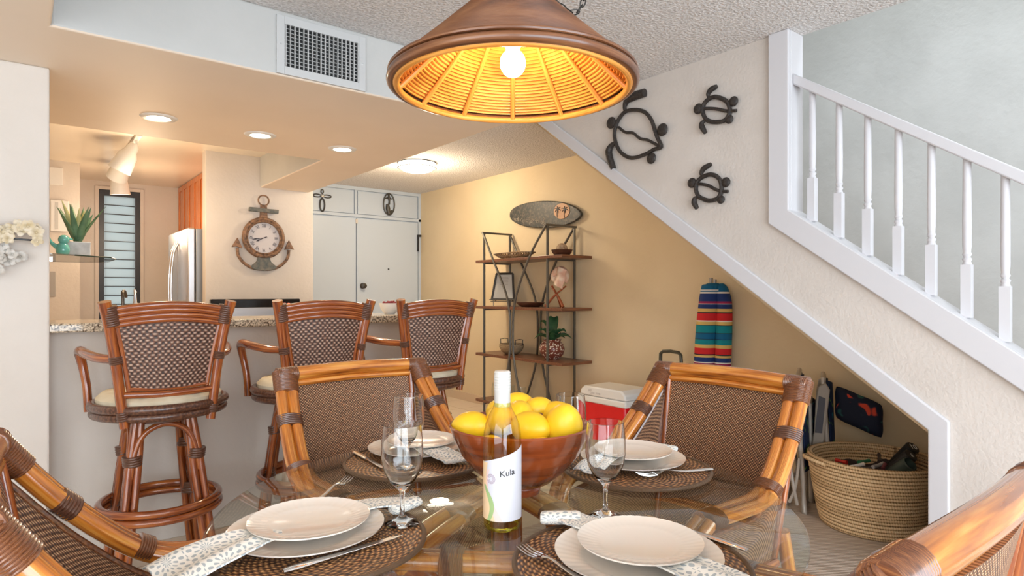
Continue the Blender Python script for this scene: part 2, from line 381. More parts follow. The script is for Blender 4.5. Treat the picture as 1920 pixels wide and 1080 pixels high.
# far kitchen wall round the louvre window
w0, w1, wz0, wz1 = .64, 1.10, .80, 2.37
struct('wall_back', bxm((.446, 8.1, 0), (w0, 8.2, CZ)).box((w1, 8.1, 0), (2.3, 8.2, CZ)).box((w0, 8.1, wz1), (w1, 8.2, CZ)).box((w0, 8.1, 0), (w1, 8.2, wz0)), M['wall'])
struct('wall_clock', bxm((1.25, 5.81, 0), (2.19, 5.93, CZ)).box((2.07, 5.93, 0), (2.19, 6.8, CZ)), M['wall'], bevel=.006)
struct('wall_kitchen_right', bxm((2.1, 5.93, 0), (2.2, 8.2, CZ)), M['wall'])
struct('wall_front', bxm((XL, YB-.1, 0), (-1.4, YB, CZ)).box((2.4, YB-.1, 0), (2.95, YB, CZ)).box((-1.4, YB-.1, 2.36), (2.4, YB, CZ)).box((2.95, YB-.1, 0), (XW, YB, 5)), M['wall'])
struct('wall_end', bxm((2.19, 6.8, 0), (XW, 6.9, CZ)), M['doorpaint'])
# peach tiled base along the hall
struct('baseboard_right', bxm((XW-.012, 3.4, 0), (XW, 6.8, .09)), simple('peach_base_tile', (.68, .52, .36), .35))

# louvre window
wf = struct('window_1', bxm((w0, 8.07, wz0), (w0+.035, 8.12, wz1)).box((w1-.035, 8.07, wz0), (w1, 8.12, wz1)).box((w0+.035, 8.07, wz1-.035), (w1-.035, 8.12, wz1)).box((w0+.035, 8.07, wz0), (w1-.035, 8.12, wz0+.035)), M['wall'], bevel=.003)
obj('sash', bxm((w0+.035, 8.085, wz0+.035), (w0+.085, 8.13, wz1-.035)).box((w1-.085, 8.085, wz0+.035), (w1-.035, 8.13, wz1-.035)).box((w0+.085, 8.085, wz1-.10), (w1-.085, 8.13, wz1-.035)).box((w0+.085, 8.085, wz0+.035), (w1-.085, 8.13, wz0+.08)), M['black'], wf, smooth=False)
def louvre_mat():
    m = bpy.data.materials.new('frosted_louvre_glass'); m.use_nodes = True; nt = m.node_tree; b = nt.nodes['Principled BSDF']
    b.inputs['Base Color'].default_value = (.55, .60, .60, 1); b.inputs['Roughness'].default_value = .35
    t = N(nt, 'ShaderNodeBsdfTranslucent'); t.inputs[0].default_value = (.60, .66, .66, 1); mx = N(nt, 'ShaderNodeMixShader'); mx.inputs[0].default_value = .7
    nt.links.new(b.outputs[0], mx.inputs[1]); nt.links.new(t.outputs[0], mx.inputs[2]); nt.links.new(mx.outputs[0], nt.nodes['Material Output'].inputs[0]); return m
LM = louvre_mat(); nl = 14; hh = (wz1-.10-wz0-.08)/nl
for i in range(nl):
    z = wz0+.08+i*hh; R_ = Matrix.Translation((0, 8.10, z+hh/2)) @ Matrix.Rotation(math.radians(-4), 4, 'X')
    obj('louvre', MB().box((w0+.087, -.002, -hh*.53), (w1-.087, .003, hh*.53), R_), LM, wf, smooth=False)
    if i: obj('louvre_clip', MB().box((w0+.087, 8.088, z-.006), (w1-.087, 8.094, z+.004)), M['black'], wf, smooth=False)

# entry doors and the panels above them
dm = M['doorpaint']; gap = simple('door_gap_shadow_line', (.10, .10, .10), .8)
struct('trim_1', bxm((2.19, 6.772, 2.085), (XW, 6.80, 2.12)).box((3.885, 6.772, 0), (XW, 6.80, CZ)).box((2.19, 6.772, 2.40), (3.885, 6.80, CZ)).box((3.045, 6.776, 2.12), (3.075, 6.80, 2.40)), dm, bevel=.003)
struct('wall_panel', bxm((2.20, 6.780, 2.125), (3.035, 6.798, 2.39)).box((3.085, 6.780, 2.125), (3.875, 6.798, 2.39)), dm, bevel=.003)
d1 = struct('door_1', bxm((2.20, 6.765, .01), (3.055, 6.798, 2.072)), dm, bevel=.003)
d2 = struct('door_2', bxm((3.067, 6.765, .01), (3.872, 6.798, 2.072)), dm, bevel=.003)
RX90 = Matrix.Rotation(PI/2, 3, 'X')
obj('doorknob', MB().lathe([(0, 0), (.028, 0), (.034, .006), (.034, .012), (.024, .02), (.016, .03), (.032, .042), (.030, .058), (0, .064)], 24, (3.135, 6.765, 1.287), RX90), simple('dark_bronze_knob', (.10, .09, .08), .4, .8), d2)
obj('peephole', MB().lathe([(0, 0), (.010, 0), (.010, .006), (0, .007)], 12, (3.47, 6.765, 1.49), RX90), M['black'], d2)
obj('door_latch', bxm((3.045, 6.755, 2.01), (3.075, 6.766, 2.06)), M['steel'], d2)
tag(obj('door_chain', bxm((3.86, 6.745, 1.72), (3.874, 6.772, 1.92)).box((3.86, 6.735, 1.90), (3.905, 6.772, 1.925)), M['black']), 'dark metal security latch at the right edge of the white entry door', 'latch')

# kitchen peninsula
struct('wall_peninsula', bxm((.10, 3.42, 0), (2.00, 3.54, 1.03)), M['wall'], bevel=.004)
tag(obj('countertop', MB().prism([(.08, 3.29), (1.97, 3.29), (2.05, 3.35), (2.05, 3.74), (.08, 3.74)], 'z', 1.03, 1.07), M['granite'], bevel=.008), 'speckled brown granite breakfast bar top behind the three bar stools', 'countertop')
cb = thing('base_cabinet', 'low kitchen cabinet run under the granite breakfast bar', 'cabinet', (.1, 3.545, 0))
obj('body', bxm((0, 0, .0), (1.88, .17, 1.028)), M['white'], cb, bevel=.003)

# ------------------------------------------------------------------ stairs wall
k = .728
low = lambda y: .658+k*(y-.906)
panel = [(3.354, CZ), (.906, .658), (.906, .0), (-.62, .0), (-.62, -.0+.001), (1.574, 1.535+.03), (1.574, CZ)]
struct('wall_stair', MB().prism(panel, 'x', XS, 2.95), M['wall_panel'])
def sl_box(mb, y0, y1, zf, t0, t1, x0, x1):
    return mb.prism([(y0, zf(y0)+t0), (y1, zf(y1)+t0), (y1, zf(y1)+t1), (y0, zf(y0)+t1)], 'x', x0, x1)
# white casing under the flight, mitred at the low corner
t = MB().prism([(.906, .658), (3.354, CZ), (3.235, CZ), (.834, .703), (.834, 0), (.906, 0)], 'x', XS-.022, XS)
struct('trim_2', t, M['trim'], bevel=.006)
# underside of the flight, hanging a little lower than the casing
struct('ceiling_under_stairs', MB().prism([(.915, .620), (3.40, .620+k*2.485), (3.40, .70+k*2.485), (.915, .70)], 'x', 2.90, XW-.01), M['tan_trim'])
# opening with balusters
up = lambda y: 1.591+.714*(y-1.474)
t = MB().prism([(1.574, CZ), (1.474, CZ), (1.474, 1.591), (-.62, up(-.62)), (-.62, up(-.62)-.12), (1.574, 1.535)], 'x', XS-.025, XS)
struct('trim_3', t, M['trim'], bevel=.005)
t = MB().prism([(1.574, CZ), (1.474, CZ), (1.474, up(1.474)-.0), (-.62, up(-.62)), (-.62, up(-.62)-.08), (1.574, 1.56)], 'x', XS+.0, 2.955)
struct('trim_4', t, M['trim'], bevel=.004)
ra = thing('stair_railing', 'white painted stair railing of turned balusters in the stairwell opening', 'railing', (2.895, 1.474, 0))
rl = lambda y: 2.19+.69*y
obj('handrail', MB().prism([(0, 2.186), (0, 2.238), (-2.05, 2.238-.69*2.05), (-2.05, 2.186-.69*2.05)], 'x', -.04, .035), M['trim'], ra, bevel=.006)
for i in range(12):
    y = -.075-i*.1205; zb = up(1.474+y)-.002; zt = 2.188+.69*y
    if zt-zb < .1: break
    H_ = zt-zb; sq = zb+H_*.335
    b = MB().box((-.017, y-.017, zb), (.017, y+.017, sq))
    pr = [(.017, sq), (.013, sq+.012), (.017, sq+.022), (.011, sq+.030), (.016, sq+.040), (.013, sq+.050), (.015, sq+.075), (.0155, sq+.16), (.0145, zt-.12), (.014, zt+.01)]
    b.lathe(pr, 14, (0, y, 0))
    obj('baluster', b, M['trim'], ra)
# flight of stairs
sm = MB()
for i in range(14):
    y = -.16+i*.27; z = .196*(i+1); sm.box((2.955, y, z-.028), (XW-.03, y+.30, z)).box((2.955, y+.012, z-.196), (XW-.03, y+.03, z-.028))
st_ = struct('floor_stairs', sm, M['carpet'])

# ------------------------------------------------------------------ ceiling fittings
def flush_light():
    t = thing('ceiling_light', 'round frosted flush ceiling light with dark metal band in the hall', 'lamp', (2.956, 5.18, CZ))
    obj('diffuser', MB().lathe([(0, -.098), (.07, -.093), (.13, -.078), (.165, -.055), (.175, -.03), (.175, -.004)][::-1], 40), simple('lit_opal_glass', (.9, .88, .82), .4, emis=(1, .93, .80), es=5.0), t)
    b = MB().tube([(.181*math.cos(a*PI/20), .181*math.sin(a*PI/20), -.052) for a in range(40)], .004, 8, closed=True)
    b.tube([(.181*math.cos(a*PI/20), .181*math.sin(a*PI/20), -.006) for a in range(40)], .005, 8, closed=True)
    for q in range(4):
        a = q*PI/2-.9; b.tube([(.181*math.cos(a), .181*math.sin(a), -.006), (.181*math.cos(a), .181*math.sin(a), -.052)], .003, 6)
    obj('metal_band', b, M['rackmetal'], t)
flush_light()
light('flush_light_glow', 'POINT', (2.956, 5.18, 2.26), 24, WARM, shadow_soft_size=.12)
for i, (x, y) in enumerate([(.592, 3.83), (1.136, 3.875), (1.67, 3.91)]):
    t = thing('recessed_light', ('recessed round downlight in the soffit above the left bar stool', 'middle recessed round downlight of the soffit above the bar', 'recessed round downlight in the soffit nearest the entry hall')[i], 'lamp', (x, y, SZ), 0, 'recessed lights in the soffit')
    obj('trim_ring', MB().lathe([(.052, -.002), (.060, -.008), (.085, -.006), (.092, 0), (.052, 0)], 32, cap=False), M['white'], t)
    obj('lamp_face', MB().lathe([(.0, -.009), (.045, -.008), (.062, -.003)], 28), simple('lit_downlight', (.9, .9, .9), .4, emis=(1, .92, .80), es=9.0), t)
    light('downlight', 'SPOT', (x, y, SZ-.03), 22, WARM, (0, 0, 0), spot_size=math.radians(125), spot_blend=.7, shadow_soft_size=.06)
# track lights
tr = thing('track_light', 'white ceiling track with three cone spotlights in the kitchen', 'lamp', (.72, 6.2, CZ-.012))
obj('track', bxm((-.02, -.7, -.025), (.02, .9, 0)), M['white'], tr, bevel=.003)
bulbm = simple('lit_spot_bulb', (.9, .9, .9), .4, emis=(1, .88, .7), es=6)
for yy, ax, az in ((-.55, 28, 60), (-.05, 42, 20), (.65, 8, -40)):
    R_ = (Matrix.Rotation(math.radians(az), 3, 'Z') @ Matrix.Rotation(math.radians(ax), 3, 'X'))
    R_ = R_ @ Matrix.Diagonal((1.35, 1.35, 1.35))
    h = obj('spot_head', MB().lathe([(.018, -.02), (.03, -.04), (.034, -.07), (.05, -.10), (.058, -.17), (.062, -.20), (.056, -.20), (.045, -.12), (.0, -.10)], 22, (0, yy, -.03), R_).tube([(0, yy, -.02), (0, yy, -.07)], .008, 8), M['white'], tr)
    obj('bulb', MB().lathe([(0, -.185), (.04, -.18), (.045, -.15)], 16, (0, yy, -.03), R_), bulbm, h)
for x, y, e in ((.75, 5.5, 12), (.85, 6.9, 10)):
    light('kitchen_glow', 'POINT', (x, y, 1.85), e, (1, .75, .50), shadow_soft_size=.15)
tag(obj('smoke_detector', MB().lathe([(0, -.035), (.04, -.033), (.055, -.02), (.06, 0)], 24, (.83, 5.0, CZ-.012)), M['white']), 'small round white smoke detector on the kitchen ceiling by the track light', 'smoke detector')

# air vent on the soffit face
v = thing('air_vent', 'white metal air grille with dark slots on the soffit face', 'vent', (1.083, 2.76, 2.288))
fw, fh, iw, ih = .208, .128, .173, .092
vm = simple('vent_white_enamel', (.60, .605, .60), .4)
obj('frame', bxm((-fw, -.012, -fh), (-iw, -.001, fh)).box((iw, -.012, -fh), (fw, -.001, fh)).box((-iw, -.012, ih), (iw, -.001, fh)).box((-iw, -.012, -fh), (iw, -.001, -ih)), vm, v, smooth=False, bevel=.002)
obj('backing', bxm((-iw, -.003, -ih), (iw, -.0008, ih)), simple('vent_dark_duct', (.02, .02, .02), .8), v, smooth=False)
for i in range(18):
    x = -iw+(i+.0)*(2*iw/17.5)+.004; obj('fin', bxm((x-.0016, -.017, -ih), (x+.0016, -.006, ih)), vm, v, smooth=False)
cbm = MB()
for i in range(1, 11):
    z = -ih+i*2*ih/11; cbm.box((-iw, -.0065, z-.0012), (iw, -.004, z+.0012))
obj('cross_bars', cbm, vm, v, smooth=False)
for sx in (-1, 1): obj('screw', MB().lathe([(0, .003), (.003, .002), (.004, 0)], 10, (sx*.19, -.012, 0), RX90), M['steel'], v)

# ------------------------------------------------------------------ hanging rattan lamp
LX, LY = .852, 1.072
def pendant():
    t = thing('pendant_lamp', 'large conical coiled rattan pendant lamp lit above the glass dining table', 'lamp', (LX, LY, 1.645))
    R0, R1, z1 = .262, .066, .205
    no = 34; prof = []
    for i in range(no*4+1):
        u = i/(no*4); r = R0+(R1-R0)*u; z = .026+(z1-.026)*(u**1.06); k_ = .0042*abs(math.sin(PI*i/4)); prof.append((r+k_, z+k_))
    inner = []
    ni = 30
    for i in range(ni*4+1):
        u = 1-i/(ni*4); r = R0+(R1-R0)*u-.008; z = .022+(z1-.03)*(u**1.06); k_ = .0045*abs(math.sin(PI*i/4)); inner.append((r-k_, z-k_))
    out = cane('lamp_brown_rattan', (.05, .017, .007), (.15, .052, .018), (.27, .12, .05), .34, .4, 3)
    inn = cane('lamp_honey_rattan', (.50, .17, .02), (.74, .31, .05), (.86, .43, .10), .5, .2, 4)
    obj('shade', MB().lathe(prof, 96, cap=False), out, t)
    obj('shade_lining', MB().lathe(inner, 96, cap=False), inn, t)
    circ = lambda r, z, n=72: [(r*math.cos(2*PI*a/n), r*math.sin(2*PI*a/n), z) for a in range(n)]
    obj('rim', MB().tube(circ(.264, .013), .0105, 12, closed=True).tube(circ(.268, .028), .0042, 8, closed=True), out, t, label='thick brown cane hoop round the mouth of the shade')
    obj('inner_rim', MB().tube(circ(.253, .006), .0075, 10, closed=True), inn, t)
    for q in range(12):
        a = 2*PI*q/12+YAW+PI
        c, s_ = math.cos(a), math.sin(a)
        obj('rib', MB().tube([(.248*c, .248*s_, .010), (.16*c, .16*s_, .093), (.07*c, .07*s_, .185)], .0058, 8), inn, t)
    obj('cap', MB().lathe([(.066, .19), (.072, .2), (.078, .207), (.080, .216), (.074, .226), (.05, .24), (.02, .25), (.0, .252)], 40), out, t)
    bd = MB()
    for q in range(26):
        a = 2*PI*q/26; bd.tube([(.082*math.cos(a), .082*math.sin(a), .202), (.086*math.cos(a+.1), .086*math.sin(a+.1), .213), (.080*math.cos(a+.2), .080*math.sin(a+.2), .224)], .0045, 6)
    obj('cap_binding', bd, M['cane_dark'], t)
    b = obj('bulb', MB().ball((0, 0, .062), (.028, .028, .031), 24, 16), simple('lit_bulb', (1, 1, 1), .4, emis=(1, .80, .50), es=62.0), t)
    obj('socket', MB().lathe([(.016, .095), (.021, .105), (.021, .16), (.012, .18), (.012, .24)], 20), M['white'], t)
    # chains
    iron = simple('dark_iron_chain', (.06, .055, .05), .45, .8)
    def chain(pts, name, par):
        P = spline([Vector(p) for p in pts], 24); d = 0; L = [P[0]]; step = .0155; mb = MB(); out_ = []
        for a, b2 in zip(P, P[1:]):
            seg = (b2-a).length
            while d+seg >= step:
                a = a+(b2-a)*((step-d)/seg); seg = (b2-a).length; d = 0; out_.append(a.copy())
            d += seg
        for i in range(len(out_)-1):
            c = (out_[i]+out_[i+1])/2; T = (out_[i+1]-out_[i]).normalized(); w = T.cross(Vector((.3, .9, .1))).normalized()
            if i % 2: w = T.cross(w).normalized()
            mb.tube([c+T*.0115*math.cos(q*PI/6)+w*.0058*math.sin(q*PI/6) for q in range(12)], .0015, 6, closed=True)
        return obj(name, mb, iron, par)
    top = CZ-1.645
    chain([(0, 0, .25), (0, 0, .5), (0, 0, top-.01)], 'chain', t)
    r_ = RGT
    sw = chain([(r_.x*.02, r_.y*.02, .26), (r_.x*.075, r_.y*.075, .215), (r_.x*.12, r_.y*.12, .178), (r_.x*.145, r_.y*.145, .178), (r_.x*.17, r_.y*.17, .24), (r_.x*.24, r_.y*.24, .45), (r_.x*.34, r_.y*.34, top-.01)], 'swag_chain', t)
    obj('ceiling_hook', MB().lathe([(.012, 0), (.012, -.01), (.004, -.02)], 12, (0, 0, top-.0)).lathe([(.012, 0), (.012, -.01), (.004, -.02)], 12, (r_.x*.34, r_.y*.34, top)), iron, t)
pendant()

# ------------------------------------------------------------------ dining table
TX, TY = .84, 1.078; TZ = .75
def table():
    t = thing('dining_table', 'round glass-topped dining table on a double-rod rattan base', 'table', (TX, TY, 0))
    n = 128; R_ = .602
    prof = [(0, .738), (R_-.004, .738), (R_, .741), (R_, .747), (R_-.004, .7495), (0, .75)]
    prof = [(max(r, .0005), z) for r, z in prof]
    top = obj('tabletop', MB().lathe(prof, n), M['glass_top'], t, label='clear round glass top')
    def base_pt(l, d): v = RGT*l+FWD*d; return (v.x, v.y)
    corners = [base_pt(-.23, -.215), base_pt(.23, -.215), base_pt(0, .27)]
    for q in range(3):
        (x0, y0), (x1, y1) = corners[q], corners[(q+1) % 3]
        nx, ny = (x0+x1), (y0+y1); L = math.hypot(nx, ny); nx /= L; ny /= L
        mb = MB()
        for off, z in ((0, .706), (.036, .698)):
            P = [(x0-nx*off, y0-ny*off, z), ((x0+x1)/2+nx*(.018-off), (y0+y1)/2+ny*(.018-off), z), (x1-nx*off, y1-ny*off, z)]
            mb.tube(P, .017, 12, smooth=8)
        obj('top_rail', mb, M['cane'], t)
        mx, my = (x0+x1)/2-nx*.0, (y0+y1)/2-ny*.0; tx, ty = -ny, nx
        if q == 0: mx -= RGT.x*.10; my -= RGT.y*.10
        obj('binding', MB().sleeve((mx-tx*.022, my-ty*.022, .702), (mx+tx*.022, my+ty*.022, .702), (nx, ny, 0), .040, .022, 9), M['cane_bind'], t)
    for q, (x, y) in enumerate(corners):
        r0 = math.hypot(x, y); c, s_ = x/r0, y/r0; mb = MB()
        for o_ in (-.018, .018):
            ox, oy = -s_*o_, c*o_
            mb.tube([(x+ox, y+oy, .725), (.20*c+ox, .20*s_+oy, .62), (.11*c+ox, .11*s_+oy, .48), (.10*c+ox, .10*s_+oy, .28), (.17*c+ox, .17*s_+oy, .10), (.27*c+ox, .27*s_+oy, .027)], .019, 12, smooth=6)
        l = obj('leg', mb, M['cane_red'], t)
        obj('binding', MB().sleeve((.104*c, .104*s_, .34), (.104*c, .104*s_, .42), (-s_, c, 0), .042, .024, 12), M['cane_bind'], l)
        obj('glass_pad', MB().lathe([(0, .0), (.014, 0), (.014, .012), (0, .013)], 16, (x, y, .7245)), thin_glass('rubber_pad_clear', (.9, .9, .9), .05), t)
    obj('lower_ring', MB().tube([(.155*math.cos(a*PI/24), .155*math.sin(a*PI/24), .13) for a in range(48)], .015, 10, closed=True), M['cane'], t)
table()

# ------------------------------------------------------------------ dining chairs (local: back at y=0, facing +y)
def tube_pair(path, r, off, sm=8):
    mb = MB()
    for s_ in (-1, 1): mb.tube([(p[0]+s_*off, p[1], p[2]) for p in path], r, 12, smooth=sm)
    return mb
def make_chair():
    t = thing('dining_chair', '', 'chair', group='rattan dining chairs around the table')
    ap = lambda sx: [(sx*.245, .0, .925), (sx*.262, .10, .795), (sx*.275, .205, .690), (sx*.274, .275, .650), (sx*.262, .36, .640), (sx*.245, .47, .632), (sx*.238, .515, .58), (sx*.24, .53, .42), (sx*.25, .55, .01)]
    for sx in (-1, 1):
        P = ap(sx)
        a = obj('armrest', tube_pair(P[:6], .0185, .0170), M['cane'], t)
        obj('binding', MB().sleeve(Vector(P[0])+Vector((0, -.004, .008)), Vector(P[0]).lerp(Vector(P[1]), .40), (1, 0, 0), .0385, .0225, 15, 14, .0022), M['cane_bind'], a)
        m0, m1 = Vector(P[1]), Vector(P[2])
        obj('binding', MB().sleeve(m0.lerp(m1, -.10), m0.lerp(m1, .16), (1, 0, 0), .038, .0215, 6, 14, .0022), M['cane_dark'], a)
        m0, m1 = Vector(P[2]), Vector(P[3])
        obj('binding', MB().sleeve(m0.lerp(m1, .22), m0.lerp(m1, .60), (1, 0, 0), .038, .0215, 6), M['cane_bind'], a)
        m0, m1 = Vector(P[4]), Vector(P[5])
        obj('binding', MB().sleeve(m0.lerp(m1, .62), m0.lerp(m1, 1.0), (1, 0, 0), .038, .0215, 8), M['cane_dark'], a)
        l = obj('leg', tube_pair([P[5], P[6], P[7], P[8]], .018, .017, 6), M['cane'], t)
        obj('leg', MB().tube([(sx*.22, .05, .50), (sx*.235, .0, .25), (sx*.25, -.055, .01)], .02, 12, smooth=6), M['cane'], t)
        # thin rods under the arm and the woven side panel
        q = lambda p, dz, dx=0: (p[0]-sx*(.012+dx), p[1]+.004, p[2]-dz)
        u = [q(P[0], .055), q(P[1], .052), q(P[2], .052), q(P[3], .052), q(P[4], .05), q(P[5], .05)]
        obj('side_rod', MB().tube(u, .0075, 8, smooth=6).tube([u[0], (sx*.222, .058, .66), (sx*.214, .095, .43)], .0085, 8, smooth=5), M['cane_bind'], t)
        top = spline([Vector(p) for p in u], 6); y0, y1 = top[0].y, top[-1].y
        def zt(y, T=top):
            for a_, b_ in zip(T, T[1:]):
                if a_.y <= y <= b_.y or b_ is T[-1]: return a_.z+(b_.z-a_.z)*((y-a_.y)/max(1e-6, b_.y-a_.y)), a_.x+(b_.x-a_.x)*((y-a_.y)/max(1e-6, b_.y-a_.y))
        def sp(U_, V_):
            y = y0+.0+(y1-y0)*U_; z, x = zt(y); yb = .095+(.50-.095)*U_
            xb = sx*(.214+.018*U_)
            return (xb+(x-xb)*V_, yb+(y-yb)*V_, .43+(z-.43)*V_)
        obj('side_panel', MB().grid(sp, 16, 10, (.46, .30), (-sx*.006, 0, 0)), M['weave_chair'], t, label='woven rattan side panel under the arm')
    obj('top_rail', MB().tube([(-.27, 0, .925), (0, -.012, .932), (.27, 0, .925)], .0235, 14, smooth=8).tube([(-.225, .006, .896), (0, -.004, .900), (.225, .006, .896)], .011, 10, smooth=6), M['cane'], t)
    for sx in (-1, 1):
        obj('corner_binding', MB().sleeve((sx*.272, 0, .925), (sx*.205, -.002, .927), (0, 0, 1), .0235, .0235, 14, 14, .002), M['cane_bind'], t)
        obj('back_stile', MB().tube([(sx*.216, .006, .905), (sx*.208, .045, .68), (sx*.196, .10, .43)], .0105, 10, smooth=6).tube([(sx*.236, .0, .9), (sx*.228, .035, .68), (sx*.212, .085, .43)], .011, 10, smooth=6), M['cane_red'], t)
    def bp(U_, V_):
        w = .200+.014*V_; x = -w+2*w*U_
        return (x, .098-.092*V_**1.15+.028*(-1)*(1-(2*U_-1)**2)*.6, .43+.462*V_)
    obj('back_panel', MB().grid(bp, 12, 14, (.42, .47), (0, -.008, 0)), M['weave_chair'], t, label='finely woven brown rattan back panel')
    def st_f(U_, V_): w = .205+.02*V_; return (-w+2*w*U_, .085+.43*V_, .435+.012*math.sin(PI*U_)*math.sin(PI*V_))
    obj('seat', MB().grid(st_f, 12, 12, (.42, .43), (0, 0, -.02)), M['weave_chair'], t, label='woven rattan seat')
    obj('seat_frame', MB().tube([(-.215, .09, .415), (-.23, .515, .415), (.23, .515, .415), (.215, .09, .415)], .017, 10, closed=True), M['cane_red'], t)
    return t
ch = make_chair()
ch.location = (.924, 2.051, .008); ch.rotation_euler = (0, 0, PI); ch['label'] = 'rattan dining chair with woven back, between the glass table and the bar stools'
dup(ch, (1.794, 1.15, .008), PI/2, 'rattan dining chair backing the stairs, in front of the folded beach chairs')
dup(ch, (-.035, 1.190, .008), -PI/2, 'rattan dining chair at the left edge below the blank partition wall')
dup(ch, (.888, .234, .008), 0, 'rattan dining chair cut off at the bottom right corner of the photo')

# ------------------------------------------------------------------ bar stools (local: facing +y)
cushm = textured('cream_seat_fabric', (.62, .52, .36), (.74, .66, .50), 60, .3, .002, .9, cscale=10)
def make_stool():
    t = thing('bar_stool', '', 'stool', group='rattan bar stools at the granite bar')
    RC, RD = M['cane_red'], M['cane_dark']
    for sx in (-1, 1):
        p = obj('back_post', MB().tube([(sx*.155, -.205, .672), (sx*.168, -.205, .78), (sx*.186, -.212, .93), (sx*.207, -.225, 1.07), (sx*.226, -.245, 1.168)], [.0185, .019, .0195, .021, .023], 12, smooth=6), RC, t)
        obj('binding', MB().sleeve((sx*.197, -.225, 1.075), (sx*.213, -.235, 1.150), (1, 0, 0), .028, .026, 9), RD, p)
        obj('binding', MB().sleeve((sx*.183, -.211, .925), (sx*.187, -.213, .955), (1, 0, 0), .0225, .023, 4), RD, p)
        obj('binding', MB().sleeve((sx*.158, -.205, .70), (sx*.163, -.205, .735), (1, 0, 0), .022, .022, 4), RD, p)
        obj('panel_stile', MB().tube([(sx*.140, -.205, .815), (sx*.157, -.212, .93), (sx*.185, -.228, 1.078)], .0095, 8, smooth=6), RC, t)
        obj('armrest', MB().tube([(sx*.190, -.195, .942), (sx*.235, -.12, .945), (sx*.268, 0, .955), (sx*.279, .095, .960), (sx*.279, .135, .945), (sx*.266, .14, .88), (sx*.255, .125, .80), (sx*.25, .12, .70)], [.017, .019, .020, .0205, .020, .017, .0165, .0165], 12, smooth=5), RC, t)
    rl_ = MB()
    for kk, z in enumerate((1.142, 1.122, 1.102, 1.083)):
        w = .205-.004*kk; rl_.tube([(-w, -.228, z-.008), (-w*.5, -.255, z+.008), (0, -.262, z+.014), (w*.5, -.255, z+.008), (w, -.228, z-.008)], .0115 if kk else .0135, 10, smooth=5)
    obj('top_rail', rl_, RC, t, label='arched top rail of four stacked canes')
    obj('lower_rail', MB().tube([(-.165, -.205, .800), (0, -.222, .794), (.165, -.205, .800)], .0145, 10, smooth=6).tube([(-.142, -.206, .822), (0, -.22, .817), (.142, -.206, .822)], .0085, 8, smooth=6), RC, t)
    def bp(U_, V_):
        w = .138+.045*V_**1.1; x = -w+2*w*U_; c = 1-(2*U_-1)**2
        return (x, -.206-.024*V_-.022*c, .822-.004*c+(.255+.015*c)*V_)
    obj('back_panel', MB().grid(bp, 14, 14, (.34, .26), (0, .008, 0)), M['weave_stool'], t, label='coarsely woven brown seagrass back panel')
    el = lambda r, z, n=48, ry=None: [(r*math.cos(2*PI*a/n), (ry or r)*math.sin(2*PI*a/n)-.01, z) for a in range(n)]
    obj('seat_ring', MB().tube(el(.250, .738), .0185, 12, closed=True).tube(el(.245, .706), .0175, 12, closed=True), M['cane_dark'], t)
    obj('cushion', MB().lathe([(0, .728), (.21, .728), (.236, .745), (.238, .768), (.215, .790), (.12, .800), (.0, .803)][::1], 40, (0, -.01, 0)), cushm, t, label='cream fabric seat cushion')
    obj('swivel_plate', MB().lathe([(0, .66), (.13, .66), (.13, .70), (0, .70)], 28), M['cane_dark'], t)
    lg = []
    for sx in (-1, 1):
        for sy in (-1, 1):
            mb = MB()
            for o1, o2 in ((0, 0), (.030, 0), (0, .030)):
                mb.tube([(sx*(.105-o1*.6), sy*(.105-o2*.6), .675), (sx*(.135-o1), sy*(.135-o2), .45), (sx*(.185-o1), sy*(.185-o2), .0)], .0155, 10, smooth=5)
            l = obj('leg', mb, RC, t)
            c, s_ = sx*.127, sy*.127
            obj('binding', MB().sleeve((sx*.118, sy*.118, .50), (sx*.122, sy*.122, .54), (sx, -sy, 0), .036, .030, 4), RD, l)
            obj('binding', MB().sleeve((sx*.143, sy*.143, .275), (sx*.147, sy*.147, .325), (sx, -sy, 0), .036, .030, 4), RD, l)
    for a in range(4):
        R_ = Matrix.Rotation(a*PI/2, 3, 'Z')
        obj('arch', MB().tube([R_ @ Vector(p) for p in ((-.128, -.135, .45), (-.112, -.128, .55), (-.075, -.12, .625), (0, -.116, .655), (.075, -.12, .625), (.112, -.128, .55), (.128, -.135, .45))], .0125, 10, smooth=5), RC, t)
    obj('foot_ring', MB().tube(el(.225, .318), .0165, 12, closed=True).tube(el(.228, .285), .0165, 12, closed=True), RC, t)
    return t
sb = make_stool()
sb.location = (.478, 3.055, 0); sb['label'] = 'rattan bar stool with woven back, leftmost at the granite bar below the louvre window'
dup(sb, (1.123, 3.055, 0), 0, 'middle rattan bar stool, behind the dining chair and below the anchor clock')
dup(sb, (1.735, 3.055, 0), 0, 'rattan bar stool nearest the entry hall, at the open end of the bar')

# ------------------------------------------------------------------ table settings
def axis_pt(l, d): return FWD*d+RGT*l                      # metric offset from the camera's foot point
def mat_at(i, x, y, r, lab):
    mb = MB(); n = 20; prof = [(.0005, .0045)]+[(r*(.04+.93*q/n), .0045+.0018*(q % 2)) for q in range(n+1)]
    t = thing('placemat', lab, 'placemat', (x, y, TZ), 0, 'round rattan placemats')
    obj('woven_disc', mb.lathe(prof+[(r-.004, .001)], 96, uref=.105), M['weave_mat'], t)
    e = MB().tube([((r-.004)*math.cos(a*PI/48), (r-.004)*math.sin(a*PI/48), .0048) for a in range(96)], .0047, 8, closed=True)
    e.uv = [(v[0]*0+L*1.0, u) for (u, L), v in zip(e.uv, e.v)]
    obj('braided_edge', e, M['mat_edge'], t)
SET = {'far': (TX-.01, TY+.385), 'right': (TX+.395, TY-.03), 'left': (TX-.415, TY+.015), 'near': (TX-.05, TY-.395)}
mat_at(0, *SET['far'], .188, 'round brown rattan placemat at the far place below the bar stools')
mat_at(1, *SET['right'], .188, 'round rattan placemat at the place in front of the stairs-side dining chair')
